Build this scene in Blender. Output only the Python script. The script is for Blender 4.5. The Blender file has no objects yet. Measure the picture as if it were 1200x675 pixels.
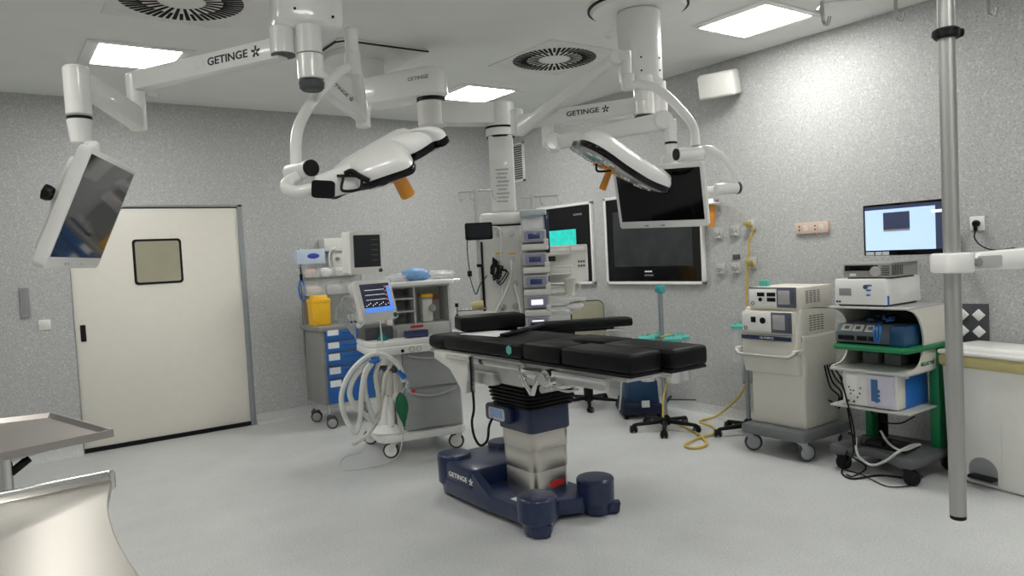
import bpy, bmesh, math, random
from mathutils import Vector, Matrix
random.seed(7)
C = bpy.context.scene.collection
PI = math.pi
# ------------------------------------------------------------------ camera
FPX = 867.0
RM = Matrix(((0.8121294429344471, 0.06784455840151965, -0.5795195284149511),
             (-0.5812347704894161, 0.007072453286704462, -0.8137051812411072),
             (-0.0511068438968837, 0.9976708356466126, 0.04517736387937426)))
CAM = Vector((0, 0, 1.5))
cd = bpy.data.cameras.new('camera'); cam = bpy.data.objects.new('camera', cd); C.objects.link(cam)
cam.matrix_world = Matrix.Translation(CAM) @ RM.to_4x4()
cd.sensor_width = 36.0; cd.lens = 36.0 * FPX / 1200.0; cd.clip_start = 0.05
bpy.context.scene.camera = cam
# ------------------------------------------------------------------ world, exposure
sc = bpy.context.scene
w = bpy.data.worlds.new('world'); sc.world = w; w.use_nodes = True
w.node_tree.nodes['Background'].inputs[0].default_value = (0.9, 0.95, 1, 1)
w.node_tree.nodes['Background'].inputs[1].default_value = 0.02
sc.view_settings.view_transform = 'Standard'; sc.view_settings.look = 'None'
sc.view_settings.gamma = 1.0; sc.view_settings.use_curve_mapping = False
sc.view_settings.exposure = 1.12
PANEL = 14.0           # radiance of the ceiling light panels
YB, XR, H = 7.18, 5.086, 3.003     # back wall, right wall, ceiling
XL, YF = -1.9, -1.9
# ------------------------------------------------------------------ pixel -> world (1200 x 675)
def ray(px, py): return RM @ Vector((px - 600.0, -(py - 337.5), -FPX))
def dp(px, py, D): return CAM + ray(px, py) * (D / FPX)
def oz(px, py, z):
    v = ray(px, py); return CAM + v * ((z - 1.5) / v.z)
def oy(px, py, y):
    v = ray(px, py); return CAM + v * (y / v.y)
def ox(px, py, x):
    v = ray(px, py); return CAM + v * (x / v.x)
def camv(x, y, z): return RM @ Vector((x, y, z))
# ------------------------------------------------------------------ materials
MATS = {}
def mat(name, col, rough=0.5, metal=0.0, var=0.04, scale=14.0, bump=0.0, emit=0.0, alpha=1.0, trans=0.0, coat=0.0, ior=1.45, spec=0.5):
    if name in MATS: return MATS[name]
    m = bpy.data.materials.new(name); m.use_nodes = True; nt = m.node_tree; b = nt.nodes['Principled BSDF']
    tc = nt.nodes.new('ShaderNodeTexCoord'); no = nt.nodes.new('ShaderNodeTexNoise')
    no.inputs['Scale'].default_value = scale; no.inputs['Detail'].default_value = 4
    nt.links.new(tc.outputs['Object'], no.inputs['Vector'])
    cr = nt.nodes.new('ShaderNodeValToRGB')
    lo = [max(0, c * (1 - var)) for c in col]; hi = [min(1, c * (1 + var)) for c in col]
    cr.color_ramp.elements[0].position = 0.35; cr.color_ramp.elements[1].position = 0.65
    cr.color_ramp.elements[0].color = (*lo, 1); cr.color_ramp.elements[1].color = (*hi, 1)
    nt.links.new(no.outputs['Fac'], cr.inputs['Fac']); nt.links.new(cr.outputs['Color'], b.inputs['Base Color'])
    b.inputs['Roughness'].default_value = rough; b.inputs['Metallic'].default_value = metal
    b.inputs['IOR'].default_value = ior; b.inputs['Specular IOR Level'].default_value = spec
    b.inputs['Coat Weight'].default_value = coat; b.inputs['Transmission Weight'].default_value = trans
    b.inputs['Alpha'].default_value = alpha
    if emit:
        nt.links.new(cr.outputs['Color'], b.inputs['Emission Color']); b.inputs['Emission Strength'].default_value = emit
    if bump:
        bp = nt.nodes.new('ShaderNodeBump'); bp.inputs['Strength'].default_value = bump; bp.inputs['Distance'].default_value = 0.01
        nt.links.new(no.outputs['Fac'], bp.inputs['Height']); nt.links.new(bp.outputs['Normal'], b.inputs['Normal'])
    MATS[name] = m; return m
def speckled(name, base, dark, light, s1, s2, rough, amt=0.5):
    m = bpy.data.materials.new(name); m.use_nodes = True; nt = m.node_tree; b = nt.nodes['Principled BSDF']
    tc = nt.nodes.new('ShaderNodeTexCoord')
    def noise(scale, det):
        n = nt.nodes.new('ShaderNodeTexNoise'); n.inputs['Scale'].default_value = scale; n.inputs['Detail'].default_value = det
        n.inputs['Roughness'].default_value = 0.7
        nt.links.new(tc.outputs['Object'], n.inputs['Vector']); return n
    def ramp(n, p0, p1, c0, c1):
        r = nt.nodes.new('ShaderNodeValToRGB'); r.color_ramp.elements[0].position = p0; r.color_ramp.elements[1].position = p1
        r.color_ramp.elements[0].color = c0; r.color_ramp.elements[1].color = c1
        nt.links.new(n.outputs['Fac'], r.inputs['Fac']); return r
    def mix(f, a, bb):
        x = nt.nodes.new('ShaderNodeMix'); x.data_type = 'RGBA'
        nt.links.new(f, x.inputs[0])
        for k, v in ((6, a), (7, bb)):
            if isinstance(v, tuple): x.inputs[k].default_value = (*v, 1)
            else: nt.links.new(v, x.inputs[k])
        return x.outputs[2]
    a = ramp(noise(s1, 3), 0.54, 0.66, (0, 0, 0, 1), (1, 1, 1, 1)); bb = ramp(noise(s1 * 0.8, 3), 0.36, 0.46, (1, 1, 1, 1), (0, 0, 0, 1))
    c = mix(a.outputs['Color'], base, dark); c = mix(bb.outputs['Color'], c, light)
    d = ramp(noise(s2, 2), 0.3, 0.7, (1 - amt * .12,) * 3 + (1,), (1, 1, 1, 1))
    x = nt.nodes.new('ShaderNodeMix'); x.data_type = 'RGBA'; x.blend_type = 'MULTIPLY'; x.inputs[0].default_value = 1
    nt.links.new(c, x.inputs[6]); nt.links.new(d.outputs['Color'], x.inputs[7]); nt.links.new(x.outputs[2], b.inputs['Base Color'])
    b.inputs['Roughness'].default_value = rough
    return m
def brushed(name, col, rough=0.3, sc_=(4, 120, 120), var=.12):
    m = bpy.data.materials.new(name); m.use_nodes = True; nt = m.node_tree; b = nt.nodes['Principled BSDF']
    tc = nt.nodes.new('ShaderNodeTexCoord'); mp = nt.nodes.new('ShaderNodeMapping'); mp.inputs['Scale'].default_value = sc_
    no = nt.nodes.new('ShaderNodeTexNoise'); no.inputs['Scale'].default_value = 1; no.inputs['Detail'].default_value = 5
    nt.links.new(tc.outputs['Object'], mp.inputs[0]); nt.links.new(mp.outputs[0], no.inputs['Vector'])
    mr = nt.nodes.new('ShaderNodeMapRange'); mr.inputs[3].default_value = rough * (1 - var); mr.inputs[4].default_value = rough * (1 + 2 * var)
    nt.links.new(no.outputs['Fac'], mr.inputs[0]); nt.links.new(mr.outputs[0], b.inputs['Roughness'])
    b.inputs['Base Color'].default_value = (*col, 1); b.inputs['Metallic'].default_value = 1
    return m
M_wall = speckled('speckled_wall_vinyl', (.49, .495, .49), (.27, .275, .28), (.64, .645, .64), 95, 30, .55)
M_floor = speckled('speckled_floor_vinyl', (.61, .625, .62), (.41, .425, .43), (.73, .735, .73), 110, 2.2, .38, 0.8)
M_ceil = mat('painted_ceiling', (.84, .845, .82), .8, var=.015, scale=3)
M_door = mat('cream_door_laminate', (.80, .775, .70), .45, var=.01)
M_trim = mat('grey_metal_trim', (.30, .32, .33), .4, .3)
M_white = mat('white_enamel', (.86, .86, .84), .28, var=.01, coat=.3)
M_offw = mat('offwhite_plastic', (.76, .755, .72), .42, var=.015)
M_cream = mat('cream_enamel', (.70, .68, .61), .45, var=.015)
M_lgrey = mat('light_grey_plastic', (.48, .49, .48), .45, var=.02)
M_grey = mat('mid_grey_plastic', (.27, .28, .29), .45, var=.03)
M_dgrey = mat('dark_grey_plastic', (.07, .075, .08), .5)
M_black = mat('black_plastic', (.008, .008, .009), .42, spec=.22)
M_gloss = mat('black_glass', (.004, .004, .005), .08, var=.02, spec=.35)
M_vinyl = mat('black_vinyl', (.005, .005, .006), .42, bump=.25, scale=9, spec=.2)
M_bellow = mat('black_bellows_rubber', (.004, .004, .005), .4, spec=.2)
M_navy = mat('navy_enamel', (.013, .024, .075), .32, coat=.3)
M_blue = mat('blue_drawer_enamel', (.02, .13, .42), .35)
M_bblue = mat('bright_blue_plastic', (.02, .16, .55), .4)
M_green = mat('green_enamel', (.012, .20, .075), .35)
M_dgreen = mat('dark_green_rubber', (.005, .13, .05), .4)
M_teal = mat('teal_plastic', (.10, .45, .39), .4)
M_orange = mat('orange_plastic', (.72, .28, .03), .35)
M_yellow = mat('yellow_plastic', (.85, .48, .02), .4)
M_yhose = mat('yellow_hose_rubber', (.62, .45, .09), .45)
M_ybag = mat('translucent_yellow_bag', (.62, .55, .25), .3, alpha=.8)
M_beige = mat('beige_vinyl', (.34, .33, .24), .5)
M_rubber = mat('wheel_rubber', (.05, .052, .055), .6)
M_gwheel = mat('grey_wheel_plastic', (.33, .34, .35), .5)
M_steel = brushed('brushed_stainless_steel', (.64, .61, .56), .30)
M_chrome = brushed('polished_steel', (.70, .70, .69), .16)
M_alum = brushed('satin_aluminium', (.55, .55, .54), .42)
M_clear = mat('clear_plastic', (.85, .88, .88), .08, alpha=.28, var=.01)
M_bag = mat('crumpled_clear_bag', (.85, .87, .88), .12, alpha=.45, bump=.6, scale=25)
M_glass = mat('frosted_window_glass', (.38, .36, .27), .15, var=.06, scale=3)
M_paper = mat('white_paper', (.82, .83, .84), .7)
M_hose = mat('white_corrugated_hose', (.78, .79, .76), .4)
M_lens = mat('lamp_lens_glass', (.55, .57, .57), .12, var=.05, alpha=.85)
M_red = mat('red_plastic', (.55, .03, .03), .4)
M_pink = mat('salmon_wall_socket', (.66, .50, .42), .5)
M_bluebag = mat('blue_gas_mask_bag', (.22, .42, .75), .4, bump=.5, scale=20)
M_wood = mat('tan_inside', (.33, .24, .13), .5)
M_scr = mat('dark_screen', (.02, .024, .028), .12)
M_led = mat('light_panel_diffuser', (1, .985, .945), .5, emit=PANEL, var=.003)
M_scrblue = mat('lit_pale_blue_screen', (.44, .60, .92), .3, emit=.42, var=.02, scale=2)
M_scrdark = mat('lit_dark_blue_screen', (.035, .045, .09), .3, emit=.3)
M_scrwhite = mat('lit_white_screen', (.85, .87, .9), .3, emit=.4)
M_scrteal = mat('lit_teal_screen', (.02, .50, .42), .3, emit=.32, var=.12, scale=22)
M_scrbar = mat('lit_blue_screen_bar', (.10, .26, .75), .3, emit=.35)
M_scrlcd = mat('blue_grey_display', (.035, .045, .12), .2, emit=.1)
M_txtdark = mat('dark_lettering', (.02, .02, .025), .5)
M_txtwhite = mat('white_lettering', (.85, .85, .85), .5)
M_txtgreen = mat('green_lettering', (.01, .16, .09), .5)
M_void = mat('slot_black', (.004, .004, .004), .9)
# ------------------------------------------------------------------ mesh building
def catmull(pts, n=8, closed=False):
    P = [Vector(p) for p in pts]
    if len(P) < 3: return P
    out = []; N = len(P); rng = range(N if closed else N - 1)
    for i in rng:
        p1, p2 = P[i], P[(i + 1) % N]
        p0 = P[i - 1] if (i > 0 or closed) else p1 * 2 - p2
        p3 = P[(i + 2) % N] if (i + 2 < N or closed) else p2 * 2 - p1
        for k in range(n):
            t = k / n
            out.append(.5 * ((2 * p1) + (p2 - p0) * t + (2 * p0 - 5 * p1 + 4 * p2 - p3) * t * t + (3 * p1 - p0 - 3 * p2 + p3) * t ** 3))
    if not closed: out.append(P[-1])
    return out
class MB:
    def __init__(s): s.bm = bmesh.new()
    def _add(s, tmp, M=None):
        if M is not None: tmp.transform(M)
        me = bpy.data.meshes.new('t'); tmp.to_mesh(me); tmp.free(); s.bm.from_mesh(me); bpy.data.meshes.remove(me); return s
    def box(s, x0, x1, y0, y1, z0, z1, bev=0.0, M=None, seg=2, top=None):
        t = bmesh.new(); bmesh.ops.create_cube(t, size=1)
        cx, cy, cz = (x0 + x1) / 2, (y0 + y1) / 2, (z0 + z1) / 2
        for v in t.verts:
            k = top if (top and v.co.z > 0) else (1, 1)
            v.co = Vector((cx + v.co.x * (x1 - x0) * k[0], cy + v.co.y * (y1 - y0) * k[1], cz + v.co.z * (z1 - z0)))
        if bev:
            bev = min(bev, abs(x1 - x0) * .49, abs(y1 - y0) * .49, abs(z1 - z0) * .49)
            bmesh.ops.bevel(t, geom=t.edges[:], offset=bev, segments=seg, profile=.5, affect='EDGES')
        return s._add(t, M)
    def bar(s, p0, p1, w, h, bev=0.003, up=(0, 0, 1), w1=None, h1=None):
        p0, p1 = Vector(p0), Vector(p1); d = p1 - p0; L = d.length; d.normalize()
        x = d.cross(Vector(up)); 
        if x.length < 1e-4: x = d.cross(Vector((0, 1, 0)))
        x.normalize(); z = x.cross(d)
        M = Matrix(((x.x, d.x, z.x, p0.x), (x.y, d.y, z.y, p0.y), (x.z, d.z, z.z, p0.z), (0, 0, 0, 1)))
        t = bmesh.new(); bmesh.ops.create_cube(t, size=1)
        for v in t.verts:
            e = v.co.y > 0; ww = (w1 if (e and w1) else w); hh = (h1 if (e and h1) else h)
            v.co = Vector((v.co.x * ww, (v.co.y + .5) * L, v.co.z * hh))
        if bev: bmesh.ops.bevel(t, geom=t.edges[:], offset=min(bev, w * .45, h * .45), segments=2, profile=.5, affect='EDGES')
        return s._add(t, M)
    def cyl(s, p0, p1, r0, r1=None, seg=24, bev=0.0):
        r1 = r0 if r1 is None else r1
        p0, p1 = Vector(p0), Vector(p1); d = p1 - p0; L = d.length
        if bev: prof = [(0, 0), (r0 - bev, 0), (r0, bev), (r1, L - bev), (r1 - bev, L), (0, L)]
        else: prof = [(0, 0), (r0, 0), (r1, L), (0, L)]
        return s.lathe(prof, p0, d, seg)
    def lathe(s, prof, org, axis=(0, 0, 1), seg=28):
        t = bmesh.new(); rings = []
        q = Vector((0, 0, 1)).rotation_difference(Vector(axis).normalized()).to_matrix().to_4x4()
        for r, z in prof:
            if r < 1e-6: rings.append([t.verts.new((0, 0, z))])
            else: rings.append([t.verts.new((r * math.cos(2 * PI * i / seg), r * math.sin(2 * PI * i / seg), z)) for i in range(seg)])
        for a, b in zip(rings[:-1], rings[1:]):
            for i in range(seg):
                j = (i + 1) % seg
                if len(a) == 1 and len(b) == 1: continue
                if len(a) == 1: t.faces.new((a[0], b[j], b[i]))
                elif len(b) == 1: t.faces.new((a[i], a[j], b[0]))
                else: t.faces.new((a[i], a[j], b[j], b[i]))
        bmesh.ops.recalc_face_normals(t, faces=t.faces[:])
        return s._add(t, Matrix.Translation(Vector(org)) @ q)
    def tube(s, pts, r, seg=10, smooth=True, n=8, corr=0.0, r1=None, closed=False):
        P = catmull(pts, n, closed) if smooth else [Vector(p) for p in pts]
        t = bmesh.new(); rings = []; up = None; N = len(P)
        for i, p in enumerate(P):
            a = P[(i - 1) % N] if (i > 0 or closed) else p; b = P[(i + 1) % N] if (i < N - 1 or closed) else p
            d = (b - a).normalized()
            if up is None:
                up = d.cross(Vector((0, 0, 1)))
                if up.length < .05: up = d.cross(Vector((0, 1, 0)))
                up.normalize()
            up = (up - d * up.dot(d)).normalized(); w_ = d.cross(up)
            rr = r if r1 is None else r + (r1 - r) * i / max(1, N - 1)
            if corr and i % 2: rr *= 1 - corr
            rings.append([t.verts.new(p + (up * math.cos(2 * PI * k / seg) + w_ * math.sin(2 * PI * k / seg)) * rr) for k in range(seg)])
        pairs = list(zip(rings[:-1], rings[1:])) + ([(rings[-1], rings[0])] if closed else [])
        for a, b in pairs:
            for k in range(seg):
                j = (k + 1) % seg; t.faces.new((a[k], a[j], b[j], b[k]))
        if not closed: t.faces.new(rings[0][::-1]); t.faces.new(rings[-1])
        bmesh.ops.recalc_face_normals(t, faces=t.faces[:])
        return s._add(t)
    def prism(s, poly, d0, d1, plane='xy', bev=0.0, M=None):
        """poly in the named plane, extruded along the third axis from d0 to d1"""
        t = bmesh.new()
        def P(a, b, d): return {'xy': (a, b, d), 'xz': (a, d, b), 'yz': (d, a, b)}[plane]
        lo = [t.verts.new(P(a, b, d0)) for a, b in poly]; hi = [t.verts.new(P(a, b, d1)) for a, b in poly]
        t.faces.new(lo); t.faces.new(hi[::-1]); n = len(poly)
        for i in range(n): t.faces.new((lo[i], lo[(i + 1) % n], hi[(i + 1) % n], hi[i]))
        bmesh.ops.recalc_face_normals(t, faces=t.faces[:])
        if bev: bmesh.ops.bevel(t, geom=t.edges[:], offset=bev, segments=2, profile=.5, affect='EDGES')
        return s._add(t, M)
    def ball(s, c, r, sx=1, sy=1, sz=1, lump=0.0, seg=16):
        t = bmesh.new(); bmesh.ops.create_uvsphere(t, u_segments=seg, v_segments=max(6, seg // 2), radius=1)
        for v in t.verts:
            k = 1 + (random.uniform(-lump, lump) if lump else 0)
            v.co = Vector((c[0] + v.co.x * r * sx * k, c[1] + v.co.y * r * sy * k, c[2] + v.co.z * r * sz * k))
        return s._add(t)
    def shell(s, outline, rings, M=None):
        """rings: list of (scale, z) from rim to top; outline 2-D closed"""
        t = bmesh.new(); R = []
        for k, z in rings:
            if k == 0: R.append([t.verts.new((0, 0, z))])
            else: R.append([t.verts.new((a * k, b * k, z)) for a, b in outline])
        n = len(outline)
        for a, b in zip(R[:-1], R[1:]):
            for i in range(n):
                j = (i + 1) % n
                if len(a) == 1: t.faces.new((a[0], b[j], b[i]))
                elif len(b) == 1: t.faces.new((a[i], a[j], b[0]))
                else: t.faces.new((a[i], a[j], b[j], b[i]))
        bmesh.ops.recalc_face_normals(t, faces=t.faces[:])
        return s._add(t, M)
    def build(s, name, m, parent=None, world=False, angle=35):
        if world and parent is not None: s.bm.transform(minv(parent))
        me = bpy.data.meshes.new(name); s.bm.to_mesh(me); s.bm.free()
        me.materials.append(m); 
        for p in me.polygons: p.use_smooth = True
        me.set_sharp_from_angle(angle=math.radians(angle))
        o = bpy.data.objects.new(name, me); C.objects.link(o)
        if parent is not None: o.parent = parent
        return o
def minv(o):
    while o.parent is not None: o = o.parent
    return (Matrix.Translation(o.location) @ o.rotation_euler.to_matrix().to_4x4()).inverted()
def tag(o, label, cat, group=None):
    o['label'] = label; o['category'] = cat
    if group: o['group'] = group
    return o
def thing(name, label, cat, loc=(0, 0, 0), yaw=0.0, group=None, rot=None):
    o = bpy.data.objects.new(name, None); C.objects.link(o); o.empty_display_size = .1
    o.location = Vector(loc); o.rotation_euler = rot if rot is not None else (0, 0, math.radians(yaw))
    return tag(o, label, cat, group)
def struct(o): o['kind'] = 'structure'; return o
def copy_tree(o, parent=None):
    c = o.copy(); C.objects.link(c)
    if parent is not None: c.parent = parent
    for ch in list(o.children): copy_tree(ch, c)
    return c
class Fr:
    """pixel helper in the local frame of a thing"""
    def __init__(s, o): s.I = minv(o); s.c = s.I @ CAM; s.R = s.I.to_3x3()
    def _r(s, px, py): return s.R @ ray(px, py)
    def y(s, px, py, y): v = s._r(px, py); return s.c + v * ((y - s.c.y) / v.y)
    def x(s, px, py, x): v = s._r(px, py); return s.c + v * ((x - s.c.x) / v.x)
    def z(s, px, py, z): v = s._r(px, py); return s.c + v * ((z - s.c.z) / v.z)
    def rect(s, px0, py0, px1, py1, y):
        """x0, x1, z0, z1 of the pixel box on the plane local y"""
        pm = (px0 + px1) / 2; qm = (py0 + py1) / 2
        return s.y(px0, qm, y).x, s.y(px1, qm, y).x, s.y(pm, py1, y).z, s.y(pm, py0, y).z
def basis(o, ex, ey, ez):
    return Matrix(((ex[0], ey[0], ez[0], o[0]), (ex[1], ey[1], ez[1], o[1]), (ex[2], ey[2], ez[2], o[2]), (0, 0, 0, 1)))
def lettering(s, size, m, parent, M, world=False, bold=0.0, name='lettering', wide=1.0, depth=0.0006):
    """flat text as a mesh; M maps text plane (x right, y up, z towards the reader)"""
    cu = bpy.data.curves.new('txt', 'FONT'); cu.body = s; cu.size = size; cu.align_x = 'CENTER'; cu.align_y = 'CENTER'
    cu.extrude = depth; cu.offset = bold; cu.resolution_u = 3
    t = bpy.data.objects.new('txt', cu); C.objects.link(t)
    me = bpy.data.meshes.new_from_object(t); bpy.data.objects.remove(t)
    b = MB(); b.bm.from_mesh(me); bpy.data.meshes.remove(me)
    b.bm.transform(M @ Matrix.Diagonal((wide, 1, 1, 1)))
    return b.build(name, m, parent, world)
def front(x, y, z): return basis((x, y, z), (1, 0, 0), (0, 0, 1), (0, -1, 0))   # text on a face looking to local -y
def star(mb, M, r):
    for k in range(5):
        a = PI / 2 + 2 * PI * k / 5
        p = Matrix.Rotation(a, 4, 'Z')
        mb.box(r * .22, r * 1.05, -r * .2, r * .2, -.0006, .0006, M=M @ p)
def maker_mark(parent, M, size, m, world=False):
    """the arm and base lettering with its five-ray star"""
    lettering('GETINGE', size, m, parent, M, world, bold=size * .015, wide=1.25)
    b = MB(); star(b, M @ Matrix.Translation((size * 3.55, 0, 0)), size * .5); b.build('emblem', m, parent, world)
def castor(parent, x, y, r, wm, hub, fork, yaw=0.0, w_=.022, z=0.0, twin=False, name='castor'):
    M = Matrix.Translation((x, y, z)) @ Matrix.Rotation(math.radians(yaw), 4, 'Z')
    b = MB(); off = r * .45
    for sx in ((-1, 1) if twin else (0,)):
        c = sx * w_ * .8
        b.lathe([(0, -w_ * .5), (r * .72, -w_ * .5), (r * .95, -w_ * .42), (r, -w_ * .2), (r, w_ * .2), (r * .95, w_ * .42), (r * .72, w_ * .5), (0, w_ * .5)], M @ Vector((off, c, r)), (M.to_3x3() @ Vector((0, 1, 0))), 28)
    o = b.build(name, wm, parent)
    h = MB(); 
    for sx in (-1, 1): 
        c = (w_ * .5 + .002 + (w_ * .8 if twin else 0)) * sx
        h.lathe([(0, 0), (r * .76, 0), (r * .70, .003), (r * .15, .004), (0, .006)], M @ Vector((off, c, r)), (M.to_3x3() @ Vector((0, sx, 0))), 24)
    h.build('hubcap', hub, o)
    f = MB()
    ww = w_ * .5 + .006 + (w_ * .8 if twin else 0)
    if twin:
        f.box(-r * .5, r * 1.1, -.006, .006, r * .6, r * 2.15, .003, M)
        f.box(-r * .3, r * .9, -ww * .9, ww * .9, r * 1.98, r * 2.15, .004, M)
    else:
        for sx in (-1, 1): f.prism([(off - r * .2, r * .8), (off + r * .25, r * .8), (r * .4, r * 2.15), (-r * .5, r * 2.15)], sx * ww - .0025, sx * ww + .0025, 'xz', M=M)
        f.box(-r * .5, r * .4, -ww, ww, r * 2.0, r * 2.15, .002, M)
    f.cyl(M @ Vector((0, 0, r * 2.1)), M @ Vector((0, 0, r * 2.5)), r * .25)
    f.build('fork', fork, o)
    return o
def blob_box(b, x0, x1, y0, y1, z0, z1, r=.02): b.box(x0, x1, y0, y1, z0, z1, r, seg=4)
# ================================================================== THE ROOM
def slab(name, x0, x1, y0, y1, z0, z1, m):
    return struct(MB().box(x0, x1, y0, y1, z0, z1).build(name, m))
slab('floor', XL - .1, XR + .1, YF - .1, YB + .1, -.1, 0, M_floor)
slab('ceiling', XL - .1, XR + .1, YF - .1, YB + .1, H, H + .1, M_ceil)
slab('wall_right', XR, XR + .1, YF - .1, YB + .1, 0, H, M_wall)
slab('wall_left', XL - .1, XL, YF - .1, YB + .1, 0, H, M_wall)
slab('wall_front', XL, XR, YF - .1, YF, 0, H, M_wall)
DX0, DX1, DZ = .597, 2.03, 2.10
b = MB(); b.box(XL, DX0, YB, YB + .1, 0, H).box(DX1, XR, YB, YB + .1, 0, H).box(DX0, DX1, YB, YB + .1, DZ, H)
struct(b.build('wall_back', M_wall))
def cove(name, pts):
    b = MB()
    for (p, q, n) in pts:
        p, q, n = Vector(p), Vector(q), Vector(n)
        prof = [(0, .10), (.006, .10), (.008, .05), (.02, .022), (.05, .008), (.07, .001), (0, .0005)]
        t = bmesh.new(); A = [t.verts.new(p + n * a + Vector((0, 0, z))) for a, z in prof]; B = [t.verts.new(q + n * a + Vector((0, 0, z))) for a, z in prof]
        for i in range(len(prof)): t.faces.new((A[i], A[(i + 1) % 7], B[(i + 1) % 7], B[i]))
        t.faces.new(A); t.faces.new(B[::-1]); bmesh.ops.recalc_face_normals(t, faces=t.faces[:]); b._add(t)
    return struct(b.build(name, M_floor))
cove('baseboard_back', [((XL, YB, 0), (DX0 - .01, YB, 0), (0, -1, 0)), ((DX1 + .01, YB, 0), (XR, YB, 0), (0, -1, 0))])
cove('baseboard_right', [((XR, YF, 0), (XR, YB, 0), (-1, 0, 0))])
# vinyl sheet seams
struct(MB().box(.112, .120, YB - .002, YB, .1, H).build('trim_1', M_lgrey))
# door: cream leaf in a grey metal frame
dr = thing('door_1', '', 'x'); del dr['label']; del dr['category']; struct(dr)
b = MB(); b.box(DX0, DX1 - .045, YB + .015, YB + .06, .035, DZ - .03, .003); b.build('door_leaf', M_door, dr)
b = MB(); b.box(DX1 - .045, DX1, YB - .006, YB + .1, 0, DZ, .002).box(DX0, DX1, YB - .006, YB + .1, DZ - .02, DZ, .002).box(DX0 - .006, DX0, YB - .004, YB + .1, 0, DZ, .001)
b.build('door_frame', M_trim, dr)
MB().box(DX0, DX1 - .045, YB + .005, YB + .062, .002, .04).build('bottom_seal', M_black, dr)
def rrect(x0, x1, z0, z1, r, n=5):
    out = []
    for cx, cz, a0 in ((x1 - r, z1 - r, 0), (x0 + r, z1 - r, 90), (x0 + r, z0 + r, 180), (x1 - r, z0 + r, 270)):
        for k in range(n + 1):
            a = math.radians(a0 + 90 * k / n); out.append((cx + r * math.cos(a), cz + r * math.sin(a)))
    return out
wf = MB().prism(rrect(1.075, 1.475, 1.40, 1.80, .03), YB + .008, YB + .02, 'xz').build('window_frame', M_black, dr)
MB().prism(rrect(1.095, 1.455, 1.42, 1.78, .02), YB + .004, YB + .01, 'xz').build('pane', M_glass, wf)
MB().prism(rrect(.635, .675, .95, 1.09, .006), YB + .006, YB + .02, 'xz').build('door_handle', M_black, dr)
# back wall fittings
t = thing('intercom_panel', 'narrow upright grey intercom panel on the back wall left of the cream door', 'wall panel', (.265, YB, 1.32))
MB().box(-.035, .035, -.03, 0, -.12, .12, .006).build('housing', M_lgrey, t); MB().box(-.028, .028, -.033, -.03, -.112, .112, .001).build('front_cover', M_grey, t)
t = thing('light_switch', 'square white light switch on the back wall below the grey panel', 'switch', (.385, YB, 1.12))
MB().box(-.042, .042, -.009, 0, -.042, .042, .003).build('plate', M_white, t); MB().box(-.028, .028, -.014, -.008, -.028, .028, .002).build('rocker', M_offw, t)
# right wall fittings; local x = world -y, local -y = into the room (-X)
def rw(name, label, cat, y, z, group=None): return thing(name, label, cat, (XR, y, z), -90, group)
t = rw('air_grille', 'tall white louvred air grille high on the wall beside the room corner', 'vent', 6.885, 2.55)
b = MB(); b.box(-.12, .12, -.015, 0, -.22, -.20).box(-.12, .12, -.015, 0, .20, .22).box(-.12, -.09, -.015, 0, -.22, .22).box(.09, .12, -.015, 0, -.22, .22).build('frame', M_white, t)
MB().box(-.09, .09, -.004, 0, -.2, .2).build('backing', M_dgrey, t)
b = MB()
for k in range(16): b.bar((-.09, -.008, -.19 + k * .0253), (.09, -.008, -.19 + k * .0253), .014, .004, 0, up=(0, -.6, .8))
b.build('louvre', M_white, t)
t = rw('wall_speaker', 'cream box loudspeaker tilted on a bracket high on the right wall', 'speaker', 3.86, 2.78)
MM = Matrix.Translation((-.03, -.17, 0)) @ Matrix.Rotation(math.radians(18), 4, 'Z') @ Matrix.Rotation(math.radians(14), 4, 'X')
MB().box(-.15, .15, -.09, .10, -.098, .098, .02, MM, top=(.95, .9), seg=3).build('cabinet', M_offw, t)
MB().box(-.138, .138, -.096, -.086, -.084, .084, .004, MM).build('grille', M_offw, t)
MB().cyl((0, 0, 0), (-.01, -.12, 0), .018).box(-.03, .03, -.012, 0, -.05, .05, .003).build('bracket', M_white, t)
def screen_wall(label, y0, y1, z0, z1, fn):
    cy, cz = (y0 + y1) / 2, (z0 + z1) / 2; w_, h_ = (y1 - y0) / 2, (z1 - z0) / 2
    t = rw('wall_screen', label, 'screen', cy, cz)
    f = .028
    b = MB(); b.box(-w_, w_, -.035, 0, h_ - f, h_, .003).box(-w_, w_, -.035, 0, -h_, -h_ + f, .003).box(-w_, -w_ + f, -.035, 0, -h_, h_, .003).box(w_ - f, w_, -.035, 0, -h_, h_, .003)
    b.build('frame', M_white, t)
    MB().box(-w_ + f, w_ - f, -.028, 0, -h_ + f, h_ - f).build('glass', M_gloss, t)
    fn(t, w_, h_)
def big(t, w_, h_):
    MB().box(-w_ + .12, w_ - .12, -.030, -.027, -h_ + .17, h_ - .15).build('display', mat('unlit_grey_display', (.035, .038, .042), .25, var=.15, scale=5), t)
    lettering('GETINGE', .022, M_lgrey, t, front(-.04, -.0285, -h_ + .085), wide=1.25)
    MB().box(-.09, 0, -.031, -.029, -h_ + .115, -h_ + .128).build('label', M_paper, t)
def small(t, w_, h_):
    MB().box(-.36, .20, -.030, -.027, -.02, .155).build('display', M_scrteal, t)
    MB().box(-.36, .20, -.030, -.027, -.30, -.02).build('toolbar', M_lgrey, t)
    lettering('GETINGE', .028, M_lgrey, t, front(.24, -.0285, h_ - .12), wide=1.2)
screen_wall('large wall screen with a white frame, blank and dark grey, behind the hanging monitor', 4.23, 5.46, 1.155, 2.01, big)
screen_wall('smaller white-framed wall screen showing a teal image, behind the infusion pumps', 5.645, 6.56, 1.155, 2.0, small)
t = rw('socket_strip', 'salmon-coloured strip of sockets on the right wall above the cream generator trolley', 'socket', 3.21, 1.585)
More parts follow.
